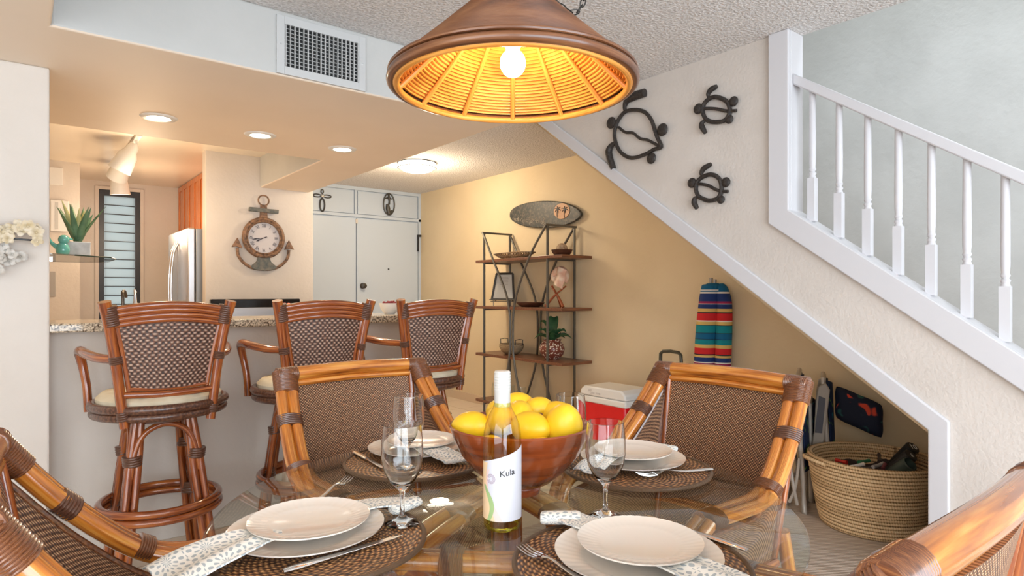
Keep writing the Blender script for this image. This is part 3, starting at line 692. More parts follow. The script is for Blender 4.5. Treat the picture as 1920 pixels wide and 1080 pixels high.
mat_at(2, *SET['left'], .190, 'round rattan placemat at the front left place, under the knife and tilted napkin')
mat_at(3, *SET['near'], .195, 'round rattan placemat at the front right place beside the wine bottle')
def plate(kind, l, d, z, r, lab, h):
    p = axis_pt(l, d); fl = 44; mb = MB(); n = 176
    prof = [(.0005, .0045), (r*.60, .005), (r*.66, .0075), (r*.74, h*.62), (r*.985, h), (r, h+.0012), (r*.985, h-.002), (r*.74, h*.62-.0035), (r*.58, .0015), (r*.56, 0), (.0005, 0)]
    vs = []
    for i, (rr, zz) in enumerate(prof):
        for k_ in range(n):
            a = 2*PI*k_/n; f = 1+.0008*math.cos(fl*a)*(1 if 3 <= i <= 6 else 0); zf = .00022*math.cos(fl*a)*(1 if i in (3, 4, 5) else 0)
            vs.append((rr*f*math.cos(a), rr*f*math.sin(a), zz+zf))
    fs = [(i*n+k_, i*n+(k_+1) % n, (i+1)*n+(k_+1) % n, (i+1)*n+k_) for i in range(len(prof)-1) for k_ in range(n)]
    mb.add(vs, fs)
    o = obj(kind, mb, M['plate'], None, (p.x, p.y, z)); tag(o, lab, 'plate', 'cream fluted plates on the table'); return o
zd, zs = TZ+.0072, TZ+.0072+.0215
zs2 = TZ+.0252
PL = {'left': ((-.375, 1.138, .138), (-.372, 1.142, .108)), 'near': ((.208, 1.030, .137), (.214, 1.042, .104)), 'right': ((.315, 1.625, .135), (.315, 1.640, .104)), 'far': ((-.272, 1.735, .128), (-.262, 1.755, .104))}
nm = {'left': 'front left place, above the long knife', 'near': 'front right place beside the wine bottle', 'right': 'place before the stairs-side dining chair', 'far': 'far place nearest the bar stools'}
for q, ((l, d, r), (l2, d2, r2)) in PL.items():
    plate('dinner_plate', l, d, zd, r, 'larger cream plate, lower one at the '+nm[q], .018)
    plate('salad_plate', l2, d2, zs2, r2, 'smaller cream plate, upper one at the '+nm[q], .014)
# napkins: a folded strip pinched between the two plates
def napkin(pts, w, lab, name='napkin', roll=None):
    # pts: (l, d, z) centre line; w: widths
    P = spline([axis_pt(l, d)+Vector((0, 0, z)) for l, d, z in pts], 8); m = len(P); nv = 12
    def fn(U, V):
        i = min(m-1, int(round(U*(m-1)))); c = P[i]; a = P[max(0, i-1)]; b = P[min(m-1, i+1)]; T = (b-a).normalized(); s_ = T.cross(Vector((0, 0, 1))).normalized()
        ww = lerp_list(w, U); x = (V-.5)
        wav = (.0045 if ww > .08 else .001)*math.sin(V*PI*3+U*5)*(ww/.1)
        wav = max(0, wav+.002)
        return c+s_*x*ww+Vector((0, 0, wav))
    L = sum((P[i+1]-P[i]).length for i in range(m-1))
    mb = MB().grid(fn, m-1, nv, (L, .1), (0, 0, .003))
    if roll:
        for (l, d, z), (l2, d2, z2), r in roll:
            a = axis_pt(l, d)+Vector((0, 0, z)); b = axis_pt(l2, d2)+Vector((0, 0, z2))
            t2 = MB().tube([a, a.lerp(b, .08), a.lerp(b, .5), a.lerp(b, .92), b], [r*.75, r, r*1.05, r, r*.75], 16, smooth=3, flat=.6)
            t2.uv = [(u*.16, v) for u, v in t2.uv]
            mb.add(t2.v, t2.f, t2.uv)
    return tag(obj(name, mb, M['napkin']), lab, 'napkin', 'grey flower-print napkins')
zm = TZ+.008; zr = TZ+.0262
napkin([(-.545, .955, zm-.003), (-.515, .99, zm+.008), (-.475, 1.035, zr-.002), (-.43, 1.085, zr+.001), (-.37, 1.15, zr-.008), (-.30, 1.225, zr+.001), (-.255, 1.25, zr), (-.205, 1.265, zm+.015)], [.125, .118, .10, .07, .05, .06, .055, .05],
       'grey flower-print napkin hanging towards the table edge at the front left place', roll=[((-.235, 1.225, zr-.004), (-.195, 1.285, zr-.004), .017)])
napkin([(.10, 1.20, zm+.014), (.12, 1.16, zr-.002), (.15, 1.12, zr+.001), (.21, 1.045, zr-.008), (.275, .955, zr+.001), (.31, .91, zr-.004), (.35, .86, zm+.004)], [.055, .06, .06, .05, .085, .11, .12],
       'grey flower-print napkin with rounded end beside the wine bottle at the front right place', roll=[((.055, 1.185, zr-.004), (.13, 1.175, zr-.0), .019)])
napkin([(-.35, 1.86, zm+.012), (-.32, 1.82, zr), (-.262, 1.75, zr-.008), (-.215, 1.68, zr+.001), (-.17, 1.635, zm+.012), (-.135, 1.605, zm+.006)], [.05, .055, .05, .075, .09, .09],
       'grey flower-print napkin with its end by the wooden bowl at the far place', roll=[((-.375, 1.84, zr-.008), (-.325, 1.875, zr-.008), .016), ((-.172, 1.585, zm+.012), (-.10, 1.63, zm+.012), .011)])
napkin([(.185, 1.51, zm+.004), (.215, 1.55, zm+.016), (.26, 1.60, zr), (.315, 1.645, zr-.008), (.38, 1.71, zr), (.42, 1.75, zm+.012)], [.085, .08, .065, .05, .06, .055],
       'grey flower-print napkin at the place before the stairs-side dining chair', roll=[((.40, 1.765, zr-.008), (.455, 1.72, zr-.008), .014)])
# cutlery (local: along +y, handle at 0)
def knife_parts(t):
    obj('handle', MB().tube([(0, 0, .0045), (0, .02, .0045), (0, .06, .0045), (0, .10, .004)], [.006, .0085, .0075, .0055], 12, smooth=4, flat=.45), M['silver'], t)
    pr = [(-.005, .098), (-.0075, .12), (-.008, .17), (-.0065, .20), (0, .222), (.004, .20), (.0045, .17), (.0045, .098)]
    obj('blade', MB().prism(pr, 'z', .003, .0046), M['silver'], t, bevel=.0005)
def fork_parts(t):
    P = [(0, 0, .004), (0, .03, .004), (0, .08, .005), (0, .125, .011), (0, .145, .009)]
    obj('handle', MB().tube(P, [.0075, .0085, .0045, .003, .006], 12, smooth=5, flat=.4), M['silver'], t)
    mb = MB()
    mb.grid(lambda U, V: ((U-.5)*(.010+.014*V), .142+.018*V, .0092-.004*V), 6, 4, (1, 1), (0, 0, -.0015))
    for q in range(4):
        x = -.0103+q*.00687; mb.tube([(x, .158, .0047), (x, .175, .0035), (x, .193, .0055), (x*.97, .205, .0085)], [.0019, .0019, .0017, .0009], 7, smooth=4)
    obj('tines', mb, M['silver'], t)
def put(kind, l, d, ang, z, lab):
    # ang: direction of the tip measured from image-right, anticlockwise towards the viewing direction
    p = axis_pt(l, d); t = thing(kind, lab, kind.split('_')[-1], (p.x, p.y, z), 0, 'silver cutlery on the placemats')
    dr = RGT*math.cos(math.radians(ang))+FWD*math.sin(math.radians(ang)); t.rotation_euler = (0, 0, math.atan2(dr.y, dr.x)-PI/2)
    (knife_parts if 'knife' in kind else fork_parts)(t)
put('table_knife', -.362, .982, 42, TZ+.0068, 'silver knife lying across the front left placemat')
put('table_fork', -.425, 1.275, 79, TZ+.0068, 'silver fork whose tines show behind the plates of the front left place')
put('table_fork', .142, .912, 128, TZ+.0068, 'silver fork on the front right placemat, nearest the wine bottle')
put('table_knife', .402, 1.064, 129, TZ+.0068, 'silver knife on the right side of the front right placemat')
put('table_fork', .500, 1.555, 196, TZ+.0068, 'silver fork lying on the edge of the placemat before the stairs-side chair')
put('table_knife', -.445, 1.735, -55, TZ+.0068, 'silver knife on the far placemat, left of the plates')
# wine glasses
def wineglass():
    t = thing('wine_glass', '', 'glass', (0, 0, 0), 0, 'stemmed glasses on the table')
    o_ = [(.0005, .0), (.033, .0), (.0335, .0015), (.030, .004), (.012, .009), (.0055, .016), (.0042, .03), (.0042, .050), (.006, .062), (.013, .070), (.026, .083), (.036, .104), (.0405, .128), (.0395, .160), (.0365, .190)]
    i_ = [(.0355, .1905), (.0385, .160), (.0393, .128), (.0348, .105), (.025, .0855), (.012, .074), (.0005, .0715)]
    obj('glass_body', MB().lathe(o_+i_, 48), M['clear'], t)
    return t
wg = wineglass()
def place(o, l, d, z, lab, first=False):
    p = axis_pt(l, d)
    if first: o.location = (p.x, p.y, z); o['label'] = lab; return o
    return dup(o, (p.x, p.y, z), 0, lab)
place(wg, -.212, 1.200, TZ+.0068, 'stemmed glass standing on the front left placemat', True)
place(wg, -.258, 1.545, TZ+.0068, 'stemmed glass on the far placemat, seen behind the nearer left glass')
place(wg, .189, 1.255, TZ+.0005, 'stemmed glass right of the wooden bowl, behind the front right napkin')
place(wg, .150, 1.595, TZ+.0005, 'stemmed glass half hidden behind the lemons on the right of the bowl')
# water in two of them
# wine bottle
def bottle():
    p = axis_pt(-.0185, 1.197); t = thing('wine_bottle', 'clear bottle of pale white wine with white screw cap and painted label', 'bottle', (p.x, p.y, TZ+.0005), math.atan2(-p.y, -p.x))
    rb = .0365
    out = [(.0005, .006), (.02, .004), (.030, .0), (.0345, .002), (rb, .008), (rb, .05), (rb, .165), (.0358, .182), (.0325, .200), (.025, .217), (.018, .230), (.0148, .242), (.0142, .26), (.0142, .285)]
    obj('glass_body', MB().lathe(out+[(.0005, .285)], 64), M['bottle'], t)
    cap = [(.0148, .232), (.0154, .233), (.0154, .262)]
    for q in range(6): cap += [(.0162, .2635+q*.0052), (.0162, .2665+q*.0052), (.0152, .2675+q*.0052)]
    cap += [(.0158, .2975), (.0140, .3005), (.0005, .301)]
    cm = simple('white_foil_cap', (.62, .61, .58), .3)
    obj('screw_cap', MB().lathe(cap, 40), cm, t)
    def cyl(a, z, r): return (r*math.cos(a), r*math.sin(a), z)
    A = math.radians(84)
    lt = lambda U: .128+.033*U**1.1                      # slanted top edge rising to the right
    lm = simple('label_paper', (.64, .64, .70), .5)
    obj('label', MB().grid(lambda U, V: cyl(-A+2*A*U, .022+(lt(U)-.022)*V, rb+.0003), 48, 10, (1, 1), None), lm, t)
    # coloured ribbons painted on the label
    def ribbon(nm_, fn0, fn1, col, r, z0=.022, z1=.12):
        obj(nm_, MB().grid(lambda U, V: cyl(fn0(V)+(fn1(V)-fn0(V))*U, z0+(z1-z0)*V, r), 8, 24), simple(nm_+'_ink', col, .55), t)
    ribbon('orange_band', lambda v: -A+.0, lambda v: -.62+.35*math.sin(v*3.2+2.4), (.86, .62, .38), rb+.0005, .022, .130)
    ribbon('pink_band', lambda v: -.62+.35*math.sin(v*3.2+2.4), lambda v: -.30+.42*math.sin(v*3.4+2.3)-.18*v, (.84, .60, .56), rb+.0006, .022, .118)
    ribbon('green_band', lambda v: -.98+.28*math.sin(v*3.6+.3), lambda v: -.70+.33*math.sin(v*3.2+.1)-.05*v-.22*v*v, (.36, .50, .22), rb+.0008, .022, .088)
    for q, rr in enumerate((.0045, .0068, .0088)):
        mb = MB().tube([cyl(-.62+(rr*math.cos(a*PI/10))/rb, .101+rr*math.sin(a*PI/10), rb+.0007) for a in range(-9, 10)], .0004, 6)
        obj('swirl', mb, simple('swirl_ink', (.42, .30, .38), .5), t)
    vs, fs = text_geo('Kula', .0165)
    obj('lettering', MB().add([cyl(.26+v.x/rb, .113+v.y+v.x*.15, rb+.0007+v.z) for v in vs], fs), simple('black_ink', (.03, .03, .03), .5), t, smooth=False)
    obj('base_ring', MB().tube([(.031*math.cos(a*PI/20), .031*math.sin(a*PI/20), .004) for a in range(40)], .003, 8, closed=True), real_glass('green_glass_base', (.75, .80, .15)), t)
bottle()
# bowl of lemons
def bowl():
    p = axis_pt(.018, 1.41); C_ = Vector((p.x, p.y, TZ+.0005))
    wm = wood('banded_mahogany', (.10, .014, .006), (.40, .085, .018), (1, 1, 26), .2, .8)
    o = obj('fruit_bowl', MB().lathe([(.0005, .001), (.045, .0), (.047, .010), (.044, .014), (.07, .027), (.105, .055), (.135, .092), (.152, .130), (.160, .153), (.157, .156), (.152, .152), (.143, .125), (.125, .09), (.095, .055), (.06, .034), (.0005, .028)], 72), wm, None, C_)
    tag(o, 'turned reddish wooden bowl heaped with lemons on the glass table', 'bowl')
    lem = textured('lemon_skin', (.83, .50, .01), (.90, .62, .03), 60, .25, .002, .38, cscale=8)
    pr = []
    for i in range(19):
        a = PI*i/18; x = -math.cos(a); r = math.sin(a)**.85; pr.append((max(.0004, r*.033), x*.040+(.006*(abs(x)**8))*(1 if x > 0 else -1)))
    def lemon(x, y, z, s, rx, ry, rz_, lab):
        l = obj('lemon', MB().lathe(pr, 24), lem, None, C_+RGT*x+FWD*y+Vector((0, 0, z)), (rx, ry, rz_)); l.scale = (s, s, s)
        tag(l, lab, 'lemon', 'lemons in the wooden bowl'); return l
    H = PI/2; A_ = 'yellow lemon among those heaped in the middle of the turned wooden bowl'
    v0 = YAW-H
    L = [(-.108, -.01, .150, 1.02, H, 0, v0+H, 'large lemon at the left rim of the wooden bowl, left of the wine bottle'),
         (.094, -.045, .155, 1.30, .5, .1, v0, 'largest lemon, standing upright at the right front of the bowl'),
         (.085, .03, .165, 1.05, H, 0, v0+1.2, 'lemon behind the largest one at the right of the bowl'),
         (.022, -.05, .155, 1.1, H, .2, v0+.9, 'front lemon in the bowl with a small brown blemish, just right of the bottle'),
         (.045, .04, .178, .9, H, 0, v0+2.1, 'lemon at the top of the heap, behind the blemished one'), (-.005, .06, .184, .95, H, .1, v0+1.7, 'rearmost lemon on top of the heap, directly right of the bottle neck'), (-.05, .075, .165, .9, H, 0, v0+.4, 'lemon at the back left of the bowl beside the bottle neck'),
         (-.045, -.01, .165, .95, .8, 0, v0, 'lemon seen through the shoulder of the wine bottle'), (.0, .0, .175, .95, H, 0, v0+.2, 'lemon between the blemished one and the bottle, high in the heap'), (.045, -.100, .120, .80, H, 0, v0+1.5, 'small low lemon at the front rim of the bowl below the largest one'),
         (-.062, -.085, .120, .82, H, 0, v0+1.0, 'low lemon at the front rim of the bowl left of the bottle'), (.0, -.10, .115, .8, H, 0, v0+.2, 'low lemon at the front rim of the bowl behind the bottle shoulder'),
         (.06, .09, .155, .9, H, 0, v0+.9, 'lemon at the back right of the bowl, behind the upright largest one')]
    for q, l in enumerate(L):
        o_ = lemon(*l)
        if q == 3: obj('blemish', MB().ball((.012, .028, .012), (.005, .0045, .006), 10, 6), simple('brown_scar', (.16, .07, .02), .7), o_)
bowl()

# ------------------------------------------------------------------ shelf rack against the right wall (x 3.545 .. 3.90)
RK = thing('etagere', 'tall iron shelf rack with crossing curved rods and four wooden shelves', 'shelf', (3.56, 4.46, 0))
RM = M['rackmetal']; shelf_wood = wood('walnut_shelf', (.10, .035, .015), (.26, .10, .045), (3, 60, 60), .4, .2)
yl, yr, dx = .47, -.46, .32
for z in (1.50, 1.05, .59, .135):
    obj('shelf_board', MB().box((-.015, -.66, z), (.34, .595, z+.025)), shelf_wood, RK, bevel=.002, smooth=False)
for x in (0, dx):
    for y in (yl, yr): obj('post', MB().box((x-.009, y-.009, 0), (x+.009, y+.009, 1.785)), RM, RK, smooth=False, bevel=.002)
    # two bowed rods, almost touching at mid height
    for s_ in (1, -1):
        ye = yl if s_ > 0 else yr
        obj('curved_rod', MB().tube([(x-.016 if x == 0 else x+.0, ye, 1.79), (x-.016 if x == 0 else x, ye*.58+.03, 1.52), (x-.016 if x == 0 else x, ye*.13+.02, 1.15), (x-.016 if x == 0 else x, ye*.04+.02, .82), (x-.016 if x == 0 else x, ye*.12+.02, .50), (x-.016 if x == 0 else x, ye*.42+.03, .14), (x-.016 if x == 0 else x, ye*.5+.03, .02)], .0105, 8, smooth=8), RM, RK)
for y in (yl, yr):
    obj('end_bar', MB().box((-.025, y-.009, 1.782), (dx+.025, y+.009, 1.80)), RM, RK, smooth=False, bevel=.002)
    for z in (1.485, 1.035, .575, .12): obj('shelf_support', MB().box((0, y-.007, z), (dx, y+.007, z+.014)), RM, RK, smooth=False)
def on(y, z): return (3.72, y, z)
brz = simple('bronze_wire', (.34, .24, .15), .35, .8)
# open-work tray
t = thing('wire_tray', 'long openwork bronze tray on the top shelf of the rack', 'tray', on(4.66, 1.5255))
mb = MB()
for r, z in ((.10, .004), (.145, .03), (.185, .058)):
    mb.tube([(r*.62*math.cos(a*PI/20), r*1.55*math.sin(a*PI/20), z) for a in range(40)], .004, 6, closed=True)
for q in range(44):
    for dq in (1, -1):
        a = q*2*PI/44; b = a+dq*.35
        mb.tube([(.10*.62*math.cos(a), .10*1.55*math.sin(a), .004), (.185*.62*math.cos(b), .185*1.55*math.sin(b), .058)], .0036, 5)
obj('basketwork', mb, brz, t); obj('base_plate', MB().lathe([(.0005, .001), (.1, .001), (.1, .003), (.0005, .003)], 32, sx=.62, sy=1.55), brz, t)
dk = wood('dark_bowl_wood', (.06, .02, .01), (.16, .06, .03), (4, 4, 40), .4, .3)
o = obj('wooden_dish', MB().lathe([(.0005, .001), (.06, 0), (.085, .03), (.095, .055), (.088, .055), (.07, .02), (.0005, .012)], 36), dk, None, on(3.99, 1.5255)); tag(o, 'small dark wooden bowl holding a ball on the top shelf of the rack', 'bowl')
o = obj('woven_ball', MB().ball((0, 0, 0), .05, 24, 14), textured('wicker_ball', (.30, .18, .10), (.55, .40, .26), 50, .6, .004, .8), None, on(3.99, 1.59)); tag(o, 'brown textured ball sitting in the small dark bowl on the rack', 'ball')
# easel photo frame
t = thing('picture_frame', 'black tapered picture frame on a small metal easel, second shelf of the rack', 'picture frame', on(4.84, 1.0755), -1.0)
F_ = Matrix.Translation((0, 0, .065)) @ Matrix.Rotation(math.radians(-12), 4, 'X')
w0_, w1_, h_ = .115, .085, .26
fr = MB()
for (a, b) in (((-w0_, 0), (-w1_, h_)), ((w0_, 0), (w1_, h_)), ((-w0_, 0), (w0_, 0)), ((-w1_, h_), (w1_, h_))):
    fr.tube([F_ @ Vector((a[0], 0, a[1])), F_ @ Vector((b[0], 0, b[1]))], .011, 8)
obj('frame', fr, simple('dark_frame', (.06, .055, .05), .4, .4), t)
pp = obj('print', MB().prism([(-w0_, 0), (w0_, 0), (w1_, h_), (-w1_, h_)], 'y', .001, .004, F_), simple('grey_print_paper', (.55, .54, .50), .5), t, smooth=False)
ln = MB()
for q in range(6):
    z = .15+q*.014; ln.prism([(-.045+.004*(q % 3), z), (.045-.006*(q % 2), z), (.045-.006*(q % 2), z+.003), (-.045+.004*(q % 3), z+.003)], 'y', -.0005, .001, F_)
obj('text_lines', ln, simple('faint_ink', (.30, .25, .22), .6), pp, smooth=False)
obj('easel', MB().tube([(-.09, -.02, .0), (-.09, -.02, .065), (-.09, .05, .05)], .004, 6).tube([(.09, -.02, .0), (.09, -.02, .065), (.09, .05, .05)], .004, 6).tube([(-.12, -.02, .045), (.12, -.02, .045)], .004, 6).box((-.13, -.03, .058), (.13, .03, .066)), RM, t)
o = obj('wooden_dish', MB().lathe([(.0005, .001), (.07, 0), (.10, .018), (.115, .04), (.108, .04), (.085, .016), (.0005, .01)], 36, sy=1.35), dk, None, on(4.42, 1.0755)); tag(o, 'shallow oval dark wooden dish on the second shelf of the rack', 'dish')
# conch shell on a crossed-leg stand
t = thing('shell_stand', 'crossed reddish wooden stand under the pink shell on the rack', 'stand', on(4.06, 1.0755))
rw = simple('red_brown_wood', (.36, .09, .03), .4, 0, .3)
for q in range(3):
    a = q*2*PI/3+.4; c, s_ = math.cos(a), math.sin(a)
    obj('leg', MB().tube([(.10*c, .10*s_, .006), (.02*c, .02*s_, .10), (-.085*c, -.085*s_, .19)], [.013, .010, .006], 8, smooth=5), rw, t)
sh = textured('pink_conch_shell', (.72, .42, .30), (.86, .72, .58), 14, .3, .01, .35, detail=2)
mb = MB(); P = []
for i in range(60):
    a = i*.28; g = (i/59)**1.5; P.append(Vector((0, .055*g*math.cos(a), .055*g*math.sin(a)))+Vector((0, -.10*g+.06, .02)))
mb.tube(P, [.006, .012, .022, .036, .055], 16)
mb.grid(lambda U, V: (-.03-.03*math.sin(V*PI), -.02-.12*V+.03*math.sin(U*9)*.3, -.07+.17*U-.04*V), 10, 10, (1, 1), (.006, 0, 0))
o = obj('conch_shell', mb, sh, None, on(4.06, 1.335), (0, .3, 0)); tag(o, 'pink and cream conch shell held on the wooden stand on the rack', 'shell')
# basket bowl with handles
t = thing('basket_bowl', 'round woven bowl with two wire handles, third shelf of the rack', 'basket', on(4.70, .6155))
obj('body', MB().lathe([(.0005, .001), (.06, 0), (.10, .03), (.12, .07), (.118, .10), (.112, .10), (.11, .07), (.09, .03), (.0005, .015)], 40, uref=.12), weave('grey_brown_coil', (.10, .06, .03), (.38, .27, .15), (.58, .45, .28), .005, .012, .7, .8, .004, 0, .3, True), t)
for s_ in (1, -1): obj('handle', MB().tube([(-.045, s_*.112, .09), (-.045, s_*.116, .14), (0, s_*.116, .146), (.045, s_*.116, .14), (.045, s_*.112, .09)], .004, 6), M['black'], t)
# planter
t = thing('potted_plant', 'agave-leaved plant in a round brown and white mosaic pot on the rack', 'plant', on(4.12, .6155))
def mosaic():
    m, nt, b = newmat('mosaic_pot'); tc = N(nt, 'ShaderNodeTexCoord'); vo = N(nt, 'ShaderNodeTexVoronoi', i_Scale=55.0); nt.links.new(tc.outputs['Object'], vo.inputs['Vector'])
    nt.links.new(ramp(nt, vo.outputs['Distance'], [(.30, (.80, .70, .58)), (.42, (.20, .05, .03))]), b.inputs['Base Color']); b.inputs['Roughness'].default_value = .3; return m
obj('pot', MB().lathe([(.0005, .001), (.06, 0), (.10, .04), (.115, .09), (.10, .135), (.075, .155), (.085, .175), (.078, .175), (.068, .155), (.0005, .15)], 40), mosaic(), t)
def leaf(mb, base, ang, L, w, lift, curl):
    c, s_ = math.cos(ang), math.sin(ang)
    def fn(U, V):
        r = L*V; z = lift*L*math.sin(min(1, V)*PI*.5)-curl*V*V*L; ww = w*math.sin(PI*min(.999, V*.85+.12))**.8*(1-V**6); x = (U-.5)*2*ww
        return (base[0]+c*r*(1-.25*lift)-s_*x, base[1]+s_*r*(1-.25*lift)+c*x, base[2]+z+abs(U-.5)*ww*1.1)
    mb.grid(fn, 4, 10, (1, 1), (0, 0, -.002))
gr = textured('dark_green_leaf', (.02, .07, .03), (.06, .16, .06), 12, .2, .003, .4)
for q in range(11):
    mb = MB(); leaf(mb, (0, 0, .15), q*2.4+.3, random.uniform(.15, .21), .050, random.uniform(.45, 1.5), .35); obj('leaf', mb, gr, t)
# bottom shelf glassware
for i, y in enumerate((4.55, 4.72, 4.95)):
    o = obj('glass_jar', MB().lathe([(.0005, .001), (.035, 0), (.045, .02), (.045, .10), (.04, .13), (.043, .15), (.040, .15), (.037, .13), (.041, .10), (.041, .02), (.0005, .006)], 28), M['thin'], None, on(y, .1605))
    tag(o, ('clear glass jar on the bottom shelf of the rack, behind the bottle cap', 'clear glass jar in the middle of the rack bottom shelf', 'clear glass jar at the hall end of the rack bottom shelf')[i], 'jar', 'glass jars on the bottom shelf')

# ------------------------------------------------------------------ wall decor
# surfboard plaque on the right wall (wall coordinates y, z)
t = thing('surfboard_plaque', 'carved dark wooden surfboard plaque with palm trees on the cream wall above the rack', 'wall decoration', (3.90, 4.42, 1.945), (math.radians(5.5), 0, 0))
out = []
Ls = .51
for q in range(64):
    a = 2*PI*q/64; x = math.cos(a); y = Ls*x; wdt = .128*abs(math.sin(a))**.86
    if x < -.2: wdt *= (1-((-x-.2)/.8)**3*.25)
    out.append((y, wdt if math.sin(a) >= 0 else -wdt))
# local y along the wall (+ = towards the hall, photo left)
sbm = textured('carved_dark_surfboard', (.03, .034, .03), (.15, .12, .09), 45, .5, .003, .45, detail=6, lo=.45, hi=.7)
obj('board', MB().prism(out, 'x', -.028, .0), sbm, t, bevel=.008)
tanw = simple('carved_tan_sun', (.62, .34, .18), .5)
obj('sun_disc', MB().lathe([(.0005, .003), (.070, .003), (.072, 0), (.0005, 0)][::1], 32, (-.0305, -.265, .030), Matrix.Rotation(PI/2, 3, 'Y').inverted(), sy=1.5), tanw, t)
for py in (-.215, -.31):
    pm = MB().tube([(-.034, py, -.03), (-.035, py+.006, .01), (-.035, py, .045)], .0035, 6, smooth=3)
    for q in range(6):
        a = q*PI/3+.3; pm.tube([(-.036, py, .045), (-.037, py+.027*math.cos(a), .050+.018*math.sin(a)), (-.036, py+.048*math.cos(a), .040+.032*math.sin(a))], [.003, .004, .001], 6, smooth=3)
    obj('palm', pm, M['black'], t)
cvm = simple('carved_highlight', (.45, .38, .30), .5)
for q in range(26):
    y = random.uniform(-.05, .42); z = -.105+random.uniform(0, .09)*(1-abs(y)/.6); r = random.uniform(.006, .014)
    obj('carved_bubble', MB().tube([(-.029, y+r*math.cos(a*PI/6), z*(1-abs(y)*1.1)+r*math.sin(a*PI/6)) for a in range(12)], .0018, 5, closed=True), cvm, t)

# turtles on the stair wall, coordinates are (y, z) on the wall plane
turm = textured('dark_cast_iron', (.014, .010, .009), (.045, .036, .03), 120, .6, .003, .55)
def turtle(cy, cz, s, pts, lab):
    t = thing('turtle_plaque', lab, 'wall decoration', (XS-.001, cy, cz), 0, 'iron turtles on the stair wall')
    q = lambda p, dx=0: (-.020-dx, p[0]*s, p[1]*s)
    obj('shell_ring', MB().tube([q(p) for p in pts['ring']], .0115*s**.8, 8, closed=True, smooth=5), turm, t)
    obj('spine', MB().tube([q(p) for p in pts['spine']], .0085*s**.8, 8, smooth=5), turm, t)
    for f in pts['flip']: obj('flipper', MB().tube([q(p) for p in f[0]], [r*s for r in f[1]], 10, smooth=6, flat=1), turm, t)
    for n_, c, r in pts['blob']: obj(n_, MB().ball(q(c), (.012, r*s, r*s), 20, 10), turm, t)
    obj('standoff', MB().tube([q(pts['ring'][0]), (0, pts['ring'][0][0]*s, pts['ring'][0][1]*s)], .004, 6), turm, t)
TUR = {'big': (2.39, 2.124, 1.0, {'ring': [(0.075, 0.156), (-0.001, 0.146), (-0.066, 0.116), (-0.111, 0.062), (-0.133, 0.007), (-0.154, -0.047), (-0.18, -0.102), (-0.13, -0.108), (-0.079, -0.122), (-0.001, -0.131), (0.058, -0.121), (0.119, -0.08), (0.154, -0.027), (0.169, 0.03), (0.158, 0.088), (0.122, 0.133)], 'spine': [(0.137, 0.074), (0.084, 0.033), (0.024, 0.016), (-0.026, -0.025), (-0.083, -0.046), (-0.13, -0.074), (-0.183, -0.106)], 'flip': [([(0.081, 0.151), (0.088, 0.185), (0.07, 0.218), (0.033, 0.228), (-0.004, 0.231), (-0.063, 0.23)], [0.01, 0.012, 0.02, 0.026, 0.026, 0.024]), ([(0.154, -0.013), (0.194, -0.026), (0.216, -0.056), (0.208, -0.098), (0.194, -0.134), (0.179, -0.166)], [0.01, 0.016, 0.021, 0.021, 0.02, 0.018])], 'blob': [('head', (0.196, 0.113), 0.036), ('foot', (-0.188, -0.008), 0.036), ('foot', (-0.11, -0.155), 0.032)]}), 'up': (1.858, 2.144, 1.0, {'ring': [(0.02, 0.074), (-0.026, 0.057), (-0.062, 0.028), (-0.077, -0.009), (-0.071, -0.042), (-0.045, -0.062), (0.0, -0.06), (0.042, -0.046), (0.069, -0.022), (0.083, 0.022), (0.066, 0.059)], 'spine': [(0.094, 0.03), (0.04, 0.02), (-0.013, 0.003), (-0.058, -0.016), (-0.114, -0.027)], 'flip': [([(0.042, 0.071), (0.049, 0.096), (0.033, 0.115), (0.013, 0.121), (-0.003, 0.125)], [0.007, 0.011, 0.014, 0.014, 0.01]), ([(0.069, -0.036), (0.087, -0.047), (0.087, -0.065), (0.077, -0.084), (0.066, -0.102)], [0.007, 0.012, 0.015, 0.014, 0.011])], 'blob': [('head', (0.11, 0.034), 0.028), ('foot', (-0.098, 0.023), 0.026), ('foot', (-0.074, -0.062), 0.023)]}), 'dn': (1.899, 1.747, 1.0, {'ring': [(0.015, 0.072), (-0.028, 0.065), (-0.06, 0.038), (-0.071, -0.0), (-0.067, -0.034), (-0.047, -0.058), (-0.001, -0.064), (0.039, -0.05), (0.069, -0.029), (0.083, 0.009), (0.069, 0.051)], 'spine': [(0.101, 0.037), (0.053, 0.03), (0.005, 0.015), (-0.034, -0.009), (-0.067, -0.023), (-0.108, -0.03)], 'flip': [([(0.039, 0.067), (0.05, 0.086), (0.036, 0.108), (0.012, 0.118), (-0.009, 0.126)], [0.007, 0.011, 0.014, 0.014, 0.01]), ([(0.073, -0.034), (0.091, -0.044), (0.094, -0.063), (0.086, -0.08), (0.077, -0.096)], [0.007, 0.012, 0.015, 0.014, 0.011])], 'blob': [('head', (0.108, 0.044), 0.027), ('foot', (-0.095, 0.019), 0.026), ('foot', (-0.067, -0.066), 0.022)]})}
turtle(*TUR['big'], 'largest dark iron turtle plaque, left of the two small ones on the stair wall')
turtle(*TUR['up'], 'upper small dark iron turtle plaque on the stair wall')
turtle(*TUR['dn'], 'lower small dark iron turtle plaque on the stair wall')

